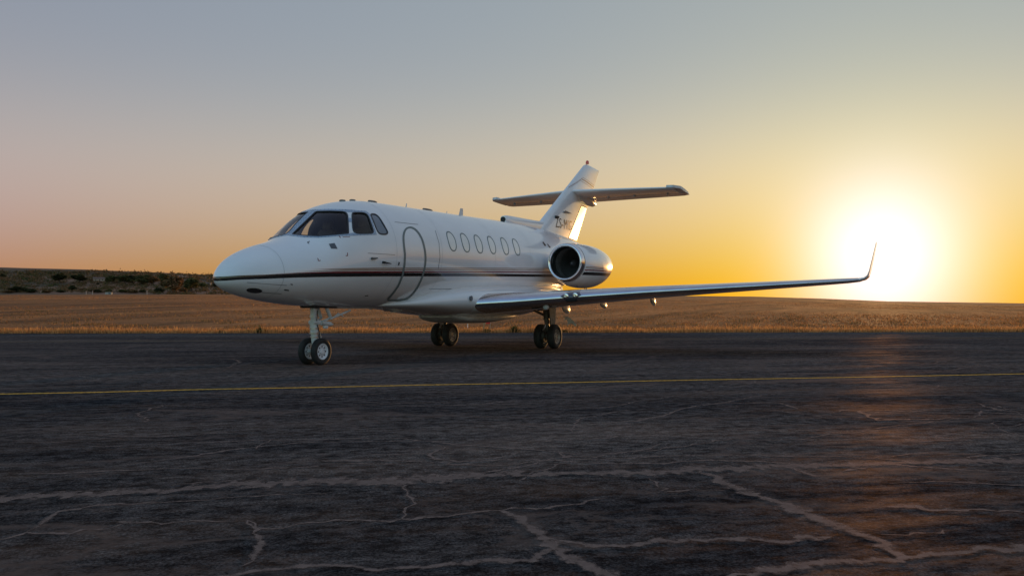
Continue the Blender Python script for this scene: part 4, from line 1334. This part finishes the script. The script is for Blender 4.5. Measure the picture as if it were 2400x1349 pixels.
# tailplane: fixed surface, drooped elevator with raised horn
STAB_Z = 4.39
STAB = [(0.0, 11.18, 2.05, .088), (1.4, 11.48, 1.76, .082), (2.72, 11.80, 1.47, .075), (2.90, 11.92, 1.36, .085), (3.06, 12.55, .74, .07)]
HX = .62
for sg in (-1, 1):
    def srow(y, x, c, tc, a0, a1, droop):
        pts = section(Vector((x, sg * y, STAB_Z)), c, tc, Vector((0, 0, 1)))
        out = []
        for (px, t, cm), p in zip(AF, pts):
            px_ = min(max(px, a0), a1)
            th = 5 * (.2969 * math.sqrt(px_) - .126 * px_ - .3516 * px_ ** 2 + .2843 * px_ ** 3 - .1036 * px_ ** 4)
            q = Vector((x + px_ * c, sg * y, STAB_Z + math.copysign(th * tc * c, t) if t else STAB_Z))
            if droop:
                h0 = x + a0 * c; dx = q.x - h0; dz = q.z - STAB_Z
                q = Vector((h0 + dx * math.cos(droop) + dz * math.sin(droop), q.y, STAB_Z - dx * math.sin(droop) + dz * math.cos(droop)))
            out.append(q)
        return out
    m = MB(); m.loft([srow(*r, 0, HX, 0) for r in STAB[:4]]); st = m.build('tailplane', WHITE, jet, True, 40)
    m = MB(); m.loft([srow(r[0], r[1], r[2], r[3], HX + .012, 1, R(6)) for r in STAB]); m.build('elevator', WHITE, st, True, 40)
    # horn balance at the tip, tilted up with the drooped elevator
    m = MB(); m.loft([[Vector((x, sg * y, z)) for x, z in ((x0 - .0, STAB_Z + .0), (x0 + .02, STAB_Z + .075), (x0 + .5, STAB_Z + .06), (x0 + .95, STAB_Z + .02), (x0 + .95, STAB_Z - .03), (x0 + .4, STAB_Z - .02))] for y, x0 in ((2.74, 11.78), (2.93, 11.84), (3.07, 12.15))])
    m.build('elevator_horn', WHITE2, st)
    for y in (.75, 1.55, 2.55):
        x, c = interp(STAB, y, 1), interp(STAB, y, 2)
        m = MB(); m.box((x + HX * c, sg * y, STAB_Z - .07), (.16, .03, .07), None, .01); m.build('elevator_hinge', WHITE2, st)
    m = MB(); m.loft([[Vector((interp(STAB, y, 1) + HX * interp(STAB, y, 2) + dx, sg * y, STAB_Z - .055)) for dx in (-.012, .012)] for y in (.35, .9, 1.5, 2.1, 2.6)], False, False, closed=False)
    m.build('hinge_gap', DARKSEAL, st, False)
m = MB(); m.loft([[Vector((x, r_ * 1.0 * math.cos(k * math.pi / 8), zc + r_ * .9 * math.sin(k * math.pi / 8))) for k in range(16)] for x, r_, zc in ((11.35, .04, 4.36), (11.6, .11, 4.34), (12.1, .15, 4.31), (12.7, .16, 4.28), (13.1, .12, 4.25), (13.38, .03, 4.25))])
m.build('bullet_fairing', WHITE, jet)


# fin, rudder, dorsal intake
def fin_x(z): return 9.04 + (z - 3.27) * 1.593, 11.775 + (z - 2.9) * .783


def fin_row(z, a0, a1, tc=.098, piv=None, ang=0.0):
    xl, xt = fin_x(z); c = xt - xl; out = []
    for px, t, cm in AF:
        q = min(max(px, a0), a1); th = 5 * (.2969 * math.sqrt(q) - .126 * q - .3516 * q * q + .2843 * q ** 3 - .1036 * q ** 4)
        x, y = xl + q * c, math.copysign(th * tc * c, t) if t else 0.0
        if ang:
            h0 = xl + a0 * c; dx = x - h0
            x, y = h0 + dx * math.cos(ang) - y * math.sin(ang), dx * math.sin(ang) + y * math.cos(ang)
        out.append(Vector((x, y, z)))
    return out


HR = .70; RUD = 4.07
m = MB()
zs = [2.75 + (RUD - 2.75) * k / 8 for k in range(9)]
m.loft([fin_row(z, 0, HR - .012) for z in zs]); fin = m.build('fin', WHITE, jet, True, 40)
m = MB(); top = [RUD + .001 + (5.33 - RUD) * k / 8 for k in range(9)]
rows = [fin_row(z, 0, 1) for z in top]
tip = fin_row(5.33, 0, 1)
cx_ = [(p.x - tip[iLE].x) for p in tip]; cl = max(cx_)
for lift, sq, tk in ((.05, .94, .7), (.085, .86, .25)):
    rows.append([Vector((tip[iLE].x + cl - (cl - d) * sq + lift * .9, p.y * tk, 5.33 + lift * (1 - .35 * d / cl))) for p, d in zip(tip, cx_)])
m.loft(rows); m.build('fin_tip', WHITE, fin, True, 40)
m = MB(); zr = [2.98 + (RUD - .03 - 2.98) * k / 8 for k in range(9)]
m.loft([fin_row(z, HR + .012, 1, .098, None, R(2.4)) for z in zr]); m.build('rudder', WHITE2, fin, True, 40)
m = MB(); m.box((12.66, 0, 5.455), (.10, .08, .03)); m.lathe([(0, .05), (.04, .05), (.075, .035), (.09, 0)], (12.66, 0, 5.465), 'Z', 14); bc = m.build('beacon', BEACON, fin)
for zc, th, mat, nm in ((4.86, .035, RED, 'red_stripe'), (4.92, .012, GOLD, 'bronze_stripe'), (4.79, .012, GOLD, 'bronze_stripe')):
    for sg in (-1, 1):
        m = MB(); rows = []
        for k in range(20):
            f = .02 + .96 * k / 19
            zz = zc - .42 * max(0, .22 - f) / .22 - .10 * (f - .22) * (f > .22)
            r = []
            for dz in (-th / 2, th / 2):
                xl, xt = fin_x(zz + dz); c = xt - xl; th_ = 5 * (.2969 * math.sqrt(f) - .126 * f - .3516 * f * f + .2843 * f ** 3 - .1036 * f ** 4)
                r.append(Vector((xl + f * c, sg * (th_ * .098 * c + .003), zz + dz)))
            rows.append(r)
        m.loft(rows, False, False, closed=False); m.build(nm, mat, fin, True, None)
# registration letters on both faces of the fin
for sg in (-1, 1):
    cu = bpy.data.curves.new('registration', 'FONT'); cu.body = 'ZS-MIG'; cu.size = .40; cu.extrude = .002; cu.space_character = 1.08
    to = bpy.data.objects.new('registration', cu); COL.objects.link(to)
    dg = bpy.context.evaluated_depsgraph_get(); me = bpy.data.meshes.new_from_object(to.evaluated_get(dg)); bpy.data.objects.remove(to)
    xs = [v.co.x for v in me.vertices]; wx = max(xs) - min(xs); x_0 = min(xs)
    a3, b3 = on_y(1300.5, 532, -.13), on_y(1342, 535, -.13)
    for v in me.vertices:
        f = (v.co.x - x_0) / wx
        xx = a3.x + (b3.x - a3.x) * (f if sg < 0 else 1 - f); zz = a3.z + v.co.y * 1.02 + (b3.z - a3.z) * .2 * f
        xl, xt = fin_x(zz); q = (xx - xl) / (xt - xl); q = min(max(q, .01), .99)
        th_ = 5 * (.2969 * math.sqrt(q) - .126 * q - .3516 * q * q + .2843 * q ** 3 - .1036 * q ** 4)
        v.co = Vector((xx, sg * (th_ * .098 * (xt - xl) + .004 + abs(v.co.z)), zz))
    link('registration', me, LETTER, fin, False)
m = MB(); a3 = on_y(1304.5, 508, -.14); m.box((a3.x, -.16, a3.z), (.22, .05, .05), None, .01); m.build('fin_vent', DARK, fin)
m = MB(); a3 = on_y(1327, 497, -.14); m.loft([[a3 + Vector((x, -.01 - .02 * k, z)) for x, z in ((-.25, -.03), (-.1, .03), (.4, .0), (.0, -.03))] for k in (0, 1)]); m.build('fin_vent', GREYP, fin)
# dorsal spine with its ram-air intake
SP = [(6.86, .075, 3.20, 3.02), (7.0, .098, 3.225, 2.99), (7.3, .105, 3.235, 2.96), (8.2, .10, 3.255, 2.95), (9.0, .095, 3.285, 2.95), (9.7, .085, 3.5, 2.95), (10.2, .06, 3.55, 2.95)]
m = MB(); m.loft(blob(dense(SP, 24), 24, 2.6)); spine = m.build('dorsal_spine', WHITE, jet, True, 40)
m = MB(); m.loft([[Vector((x, r_ * .075 * math.cos(k * math.pi / 10), 3.11 + r_ * .07 * math.sin(k * math.pi / 10))) for k in range(20)] for x, r_ in ((6.853, .95), (6.85, .7), (6.852, .1))]); m.build('ram_air_intake', DARK, spine)

# ---------------------------------------------------------------- engines
NAC = [(0.16, .462, 2.025), (.36, .505, 2.005), (.68, .538, 1.985), (1.08, .552, 1.98), (1.5, .54, 1.985), (1.9, .495, 2.0), (2.2, .435, 2.02), (2.42, .375, 2.04), (2.55, .33, 2.05)]
for sg in (-1, 1):
    ox, oy = 7.03, sg * 1.55
    m = MB(); n = 48; rows = []
    for x, r_, zc in dense(NAC, 40): rows.append([Vector((ox + x, oy + r_ * math.cos(2 * math.pi * k / n), zc + r_ * math.sin(2 * math.pi * k / n))) for k in range(n)])
    rows += [[Vector((ox + x, oy + r_ * math.cos(2 * math.pi * k / n), 2.05 + r_ * math.sin(2 * math.pi * k / n))) for k in range(n)] for x, r_ in ((2.54, .31), (2.0, .29))]
    m.loft(rows, False, True); nac = m.build('engine_nacelle', WHITE, jet, True, 40)
    lipz = 2.03
    m = MB(); m.lathe([(.30, .352), (.16, .356), (.06, .368), (.015, .392), (0, .413), (.012, .433), (.06, .449), (.16, .464)], (ox, oy, lipz), 'X', 48); m.build('intake_lip', LIPMAT, nac, True, None)
    m = MB(); m.lathe([(.165, .467), (.185, .470)], (ox, oy, lipz - .004), 'X', 48); m.build('lip_joint', DARKSEAL, nac, True, None)
    m = MB(); m.lathe([(.30, .352), (.62, .36), (.80, .36), (.82, .01)], (ox, oy, lipz), 'X', 40); m.build('intake_duct', GRIME, nac, True, 40)
    m = MB()
    for b in range(30):
        a = 2 * math.pi * b / 30; ca, sa = math.cos(a), math.sin(a); row = []
        for r_, tw, ch in ((.09, 20, .10), (.2, 38, .115), (.345, 58, .12)):
            t_ = R(tw); rd = Vector((0, ca, sa)); tg = Vector((0, -sa, ca)); ax = Vector((1, 0, 0))
            cdir = ax * math.cos(t_) + tg * math.sin(t_) * sg
            c0 = Vector((ox + .62, oy, lipz)) + rd * r_; row.append([c0 - cdir * ch / 2, c0 + cdir * ch / 2])
        m.loft(row, False, False, closed=False)
    m.build('fan', FANM, nac, True, None)
    m = MB(); m.lathe([(.44, .0), (.46, .03), (.52, .065), (.60, .092), (.68, .1)], (ox, oy, lipz), 'X', 28); m.build('spinner', FANM, nac)
    m = MB(); m.lathe([(2.50, .285), (2.6, .28), (2.70, .26), (2.68, .245), (2.4, .24)], (ox, oy, 2.05), 'X', 36); m.build('exhaust_nozzle', GRIME, nac)
    # pylon
    m = MB(); m.loft([[Vector((ox + .6 + 1.7 * px, y, 2.06 + t * .18 * 1.7)) for px, t, c in AF] for y in (sg * .55, sg * 1.15)]); m.build('pylon', WHITE, nac, True, 40)
    # stripes carried over from the fuselage
    for zc, th, mat, nm in ((1.755, .075, BLACK, 'black_stripe'), (1.835, .028, RED, 'red_stripe'), (1.879, .014, GOLD, 'bronze_stripe'), (1.913, .014, GOLD, 'bronze_stripe')):
        for s2 in (-1, 1):
            m = MB(); rows = []
            for k in range(40):
                x = .21 + (2.52 - .21) * k / 39; r_, cz_ = interp(NAC, x, 1), interp(NAC, x, 2); row = []
                for dz in (-th / 2, 0, th / 2):
                    d_ = zc + .02 * x + dz - cz_; d_ = max(-r_ * .999, min(r_ * .999, d_))
                    row.append(Vector((ox + x, oy + s2 * (math.sqrt(r_ * r_ - d_ * d_) + .003), zc + .02 * x + dz)) if abs(d_) < r_ * .995 else Vector((ox + x, oy + s2 * .05, cz_ + math.copysign(r_, d_))))
                rows.append(row)
            m.loft(rows, False, False, closed=False); m.build(nm, mat, nac, True, None)
    m = MB(); m.box((ox + .62, oy - .05, 1.478), (.09, .10, .04), None, .01); m.build('drain_scoop', DARK, nac)
    for dx in (.0, .11):
        m = MB(); m.tube([(ox + 1.3 + dx, oy - .02, 1.45), (ox + 1.33 + dx, oy - .02, 1.36)], .012, 8); m.build('drain_mast', STEEL, nac)

# ---------------------------------------------------------------- landing gear
def wheel(name, c, rad, wid, out, rim_mat, holes):
    """tyre with rim; 'out' is the side the dish faces"""
    m = MB(); h = wid / 2; r0 = rad * .60
    prof = [(-h * .72, r0), (-h * .95, r0 * 1.12), (-h, rad * .80), (-h * .93, rad * .91), (-h * .70, rad * .975), (-h * .3, rad), (-h * .28, rad * .988), (-h * .2, rad * .988), (-h * .18, rad), (h * .18, rad), (h * .2, rad * .988), (h * .28, rad * .988), (h * .3, rad), (h * .70, rad * .975), (h * .93, rad * .91), (h, rad * .80), (h * .95, r0 * 1.12), (h * .72, r0)]
    m.lathe(prof, c, 'Y', 44); t = m.build(name, RUBBER, jet, True, 50)
    for s in (-1, 1):
        m = MB(); m.lathe([(s * h * .72, r0 * 1.01), (s * h * .80, r0 * .97), (s * h * .74, r0 * .90), (s * h * .40, r0 * .80), (s * h * .28, r0 * .50), (s * h * .42, r0 * .34), (s * h * .62, r0 * .28), (s * h * .64, 0.001)], c, 'Y', 36)
        rm = m.build('rim', rim_mat, t, True, 35)
        m = MB()
        for k in range(holes):
            a = 2 * math.pi * k / holes; m.lathe([(0, .0), (s * .004, rad * .062)], Vector(c) + Vector((math.cos(a) * r0 * .63, s * h * .345, math.sin(a) * r0 * .63)), 'Y', 8)
        tag(m.build('rim_hole', DARK, rm, False), kind='stuff')
        m = MB()
        for k in range(holes):
            a = 2 * math.pi * (k + .5) / holes; m.lathe([(0, rad * .03), (s * .016, rad * .026), (s * .018, 0)], Vector(c) + Vector((math.cos(a) * r0 * .42, s * h * .33, math.sin(a) * r0 * .42)), 'Y', 6)
        tag(m.build('wheel_bolt', STEEL, rm, False), kind='stuff')
    return t


RN, RM = .222, .283
for sy in (-.133, .133): wheel('nose_wheel', Vector((0, sy, RN)), RN, .105, 0, RIM, 8)
for sg in (-1, 1):
    for dy in (-.168, .168): wheel('main_wheel', Vector((6.41, sg * 1.395 + dy, RM)), RM, .172, 0, RIMD, 9)
# nose leg
m = MB(); m.tube([(-.03, 0, 1.02), (-.02, 0, .72)], [.062, .058], 16); m.tube([(-.02, 0, .74), (-.015, 0, .54)], [.075, .066], 16); m.tube([(-.015, 0, .54), (-.01, 0, .40)], [.058, .052], 16)
m.tube([(-.012, 0, .42), (-.005, 0, .30)], [.05, .045], 12); m.tube([(0, -.14, RN), (0, .14, RN)], .03, 12); m.tube([(-.005, 0, .32), (0, 0, RN - .03)], [.05, .05], 12)
leg = m.build('nose_leg', WHITE2, jet)
m = MB(); m.box((.02, 0, .70), (.17, .20, .07), None, .02); m.tube([(.05, -.09, .695), (.28, -.10, .665)], [.045, .038], 12); m.tube([(.28, -.10, .665), (.33, -.1, .66)], [.02, .018], 8); m.box((.16, -.09, .62), (.10, .05, .05), None, .01); m.tube([(-.12, -.08, .70), (-.02, -.09, .71)], .02, 8); m.build('steering_actuator', WHITE2, leg)
m = MB()
for z in (.80, .60, .52, .46): m.tube([(-.018, 0, z - .012), (-.018, 0, z + .012)], .078 if z > .5 else .066, 14)
m.build('collar', STEEL, leg)
m = MB()
for sy in (-.045, .045): m.tube([(.05, sy, .53), (.16, sy * .6, .36)], [.018, .014], 8); m.tube([(.16, sy * .6, .36), (.03, sy, .27)], [.014, .018], 8)
m.build('torque_link', WHITE2, leg)
m = MB()
for sy in (-.10, .10): m.tube([(.17, sy, .95), (.28, sy, .77)], [.035, .028], 10); m.tube([(.28, sy, .77), (.05, sy * .6, .70)], [.02, .02], 8)
m.tube([(-.10, -.05, .97), (-.06, -.05, .80)], [.045, .03], 10); m.tube([(-.12, -.09, .74), (-.13, -.09, .97)], .016, 8); m.build('drag_brace', WHITE2, leg)
m = MB(); m.box((.48, -.15, .83), (.56, .02, .035), Matrix.Rotation(R(-15), 3, 'Y'), .008); m.tube([(.25, -.15, .76), (.42, -.15, .85), (.55, -.14, .80)], .012, 8); m.build('gear_door_rod', WHITE2, leg)
m = MB(); m.box((.10, 0, .962), (.60, .30, .05), None, .01); m.build('nose_gear_bay', DARK, jet)
m = MB(); m.tube([(-.02, -.07, .9), (-.05, -.08, .7), (.04, -.07, .5), (.05, -.06, .3)], .008, 6); m.build('brake_hose', DARK, leg)
# main legs
for sg in (-1, 1):
    y = sg * 1.395
    m = MB(); m.tube([(6.36, y - sg * .03, 1.0), (6.38, y - sg * .02, .66)], [.075, .066], 14); m.tube([(6.38, y - sg * .02, .66), (6.40, y, .42)], [.055, .05], 14); m.tube([(6.40, y, .46), (6.41, y, RM - .04)], [.062, .055], 12); m.tube([(6.41, y - .2, RM), (6.41, y + .2, RM)], .035, 12)
    leg = m.build('main_leg', GRIME, jet)
    m = MB(); m.tube([(6.30, y, .62), (6.20, y, .46)], [.022, .018], 8); m.tube([(6.20, y, .46), (6.36, y, .33)], [.018, .022], 8); m.build('torque_link', STEEL, leg)
    m = MB(); m.tube([(6.38, y, .74), (6.40, y + sg * -.48, .94)], [.032, .03], 10); m.tube([(6.32, y - .02, .9), (6.05, y, .96)], .03, 8); m.box((6.12, y, .90), (.35, .12, .05), None, .01); m.build('side_brace', GRIME, leg)
    m = MB()
    for dy in (-.09, .09): m.lathe([(-.04, .10), (-.04, .15), (.04, .15), (.04, .10)], (6.41, y + dy, RM), 'Y', 20)
    m.build('brake_pack', STEEL, leg)
    m = MB(); m.tube([(6.33, y - .05, .95), (6.30, y - .07, .7), (6.33, y - .06, .45), (6.38, y - .09, .3)], .01, 6); m.build('brake_hose', DARK, leg)
    m = MB(); m.loft([[Vector((x, y + sg * (.10 + .03 * k), z)) for x, z in ((6.18, .98), (6.60, .98), (6.56, .60), (6.44, .52), (6.30, .56))] for k in (0, 1)])
    m.build('gear_door', GRIME if sg > 0 else GRIME, leg)
# inner door edge and loose strap ends at the far gear
m = MB(); m.box((5.85, 1.2, .70), (.42, .03, .16), Matrix.Rotation(R(30), 3, 'Y'), .01); m.tube([(5.75, 1.15, .72), (6.0, 1.2, .86)], .02, 8); m.build('inner_gear_door', WHITE2, jet)
# white gust streamer tied under the port flap
a3 = on_sweep(1335, 752, 6.75, -1.4, .15)
m = MB()
pts = [(1318, 741), (1325, 744), (1320, 751), (1328, 748), (1331, 756), (1330, 765), (1333, 758), (1341, 758), (1350, 765), (1351, 761), (1344, 752), (1337, 745), (1333, 744), (1331, 742), (1327, 741)]
ring = [on_sweep(u, v, 6.75, -1.4, .15) for u, v in pts]
c_ = sum(ring, Vector()) / len(ring)
m.loft([[p + Vector((.012 * math.sin(i * 2.1), 0, 0)) for i, p in enumerate(ring)], [p + Vector((.02 + .012 * math.sin(i * 2.1), .01, 0)) for i, p in enumerate(ring)]])
m.tube([on_sweep(1331, 743, 6.76, -1.4, .15), on_sweep(1322, 728, 6.76, -1.4, .15), on_sweep(1318, 716, 6.74, -1.4, .15)], .004, 5)
m.build('streamer', WHITE2, jet)


# ================================================================== SMALL THINGS AT THE ASPHALT EDGE
WOOD = noise_tint(principled('weathered_wood', (.42, .27, .13), .8), (.34, .2, .09), (.5, .34, .17), 8, 4, (1, 1, .3))
FLAGM = principled('red_flag_cloth', (.70, .035, .02), .7)


def at_edge(u, vb, extra=0.0):
    q = on_z(u, vb); return q


p = at_edge(1134, 779); st = empty('wooden_stake', p)
m = MB(); m.box((0, 0, .18), (.05, .035, .40), Matrix.Rotation(R(7), 3, 'X'), .006); m.build('stake', WOOD, st)
m = MB(); m.box((.02, -.10, .012), (.05, .30, .02), None, .004); m.build('foot', WHITE2, st)
tag(st, 'leaning pale wooden stake at the asphalt edge under the wing', 'stake')
q = ray(1149, 770); q = q / q.dot(F2); p = CAM + q * 32.5; p.z = height(p.x, p.y); fl = empty('marker_flag', p)
hp = .943 - (752 - 720.7) * 32.5 / FPX - p.z
m = MB(); m.tube([(0, 0, -.05), (.0, .0, hp + .03)], .006, 6); m.build('pole', STEEL, fl)
rd = RGT
m = MB(); g = []
for k in range(7):
    t = k / 6; b0 = -RGT * (.17 * t) + F2 * (.015 * math.sin(t * 5)); g.append([b0 + Vector((0, 0, hp - .0 - .02 * t)), b0 + Vector((0, 0, hp - .06 - .02 * t)), b0 + Vector((0, 0, hp - .11 - .01 * t))])
m.loft([[a + F2 * s for a in r] + [a + F2 * (s + .006) for a in reversed(r)] for r, s in [(r, 0) for r in g]]); m.build('cloth', FLAGM, fl)
tag(fl, 'small red marker flag on a thin pole in the grass', 'flag')
q = ray(1096, 766); q = q / q.dot(F2); p = CAM + q * 33.5; p.z = height(p.x, p.y); pg = empty('marker_peg', p)
m = MB(); m.tube([(0, 0, -.05), (0, 0, .17)], [.02, .016], 8); m.build('peg', WHITE2, pg); m = MB(); m.tube([(0, 0, .17), (0, 0, .2)], [.024, .012], 8); m.build('cap', WHITE2, pg)
tag(pg, 'short white peg in the grass beside the wooden stake', 'peg')
for i, (u, v, s, lb) in enumerate(((1206, 776, .32, 'larger green weed clump at the asphalt edge between the main wheels'), (1142, 777, .2, 'small green weed clump beside the wooden stake'), (612, 776, .26, 'green weed clump in the grass fringe beyond the nose wheels'), (1325, 778, .16, 'small dark weed clump behind the port main wheels'))):
    q = ray(u, v); q = q / q.dot(F2); d = edge_dist((u - 1200) / FPX * 30) + .15; p = CAM + q * d; p.z = height(p.x, p.y)
    w = empty('weed', p); k = 130
    az = rng.uniform(0, 2 * np.pi, k); ln = s * rng.uniform(.5, 1.1, k); el = rng.uniform(.5, 1.4, k)
    tip = np.stack([np.cos(az) * np.cos(el) * ln, np.sin(az) * np.cos(el) * ln, np.sin(el) * ln], 1); sd_ = np.stack([-np.sin(az), np.cos(az), 0 * az], 1) * .02
    b0 = tip * .05 + rng.normal(size=(k, 3)) * np.array([.05, .05, 0]); mid = b0 + tip * .5
    co = np.stack([b0, mid + sd_, b0 + tip, mid - sd_], 1).reshape(-1, 3); f = np.arange(k)[:, None] * 4 + np.array([[0, 1, 2, 3]])
    link('leaves', mesh_from_np('leaves', co, f, np.repeat(pal(k, [(.06, .085, .025), (.09, .10, .035), (.05, .06, .02)], [1, 1, 1]), 4, 0)), LEAFM, w, False)
    m = MB(); m.tube([(0, 0, -.04), (0, 0, s * .4)], [.012, .005], 6); m.build('stem', BARK, w)
    tag(w, lb, 'weed', 'weeds at the asphalt edge')
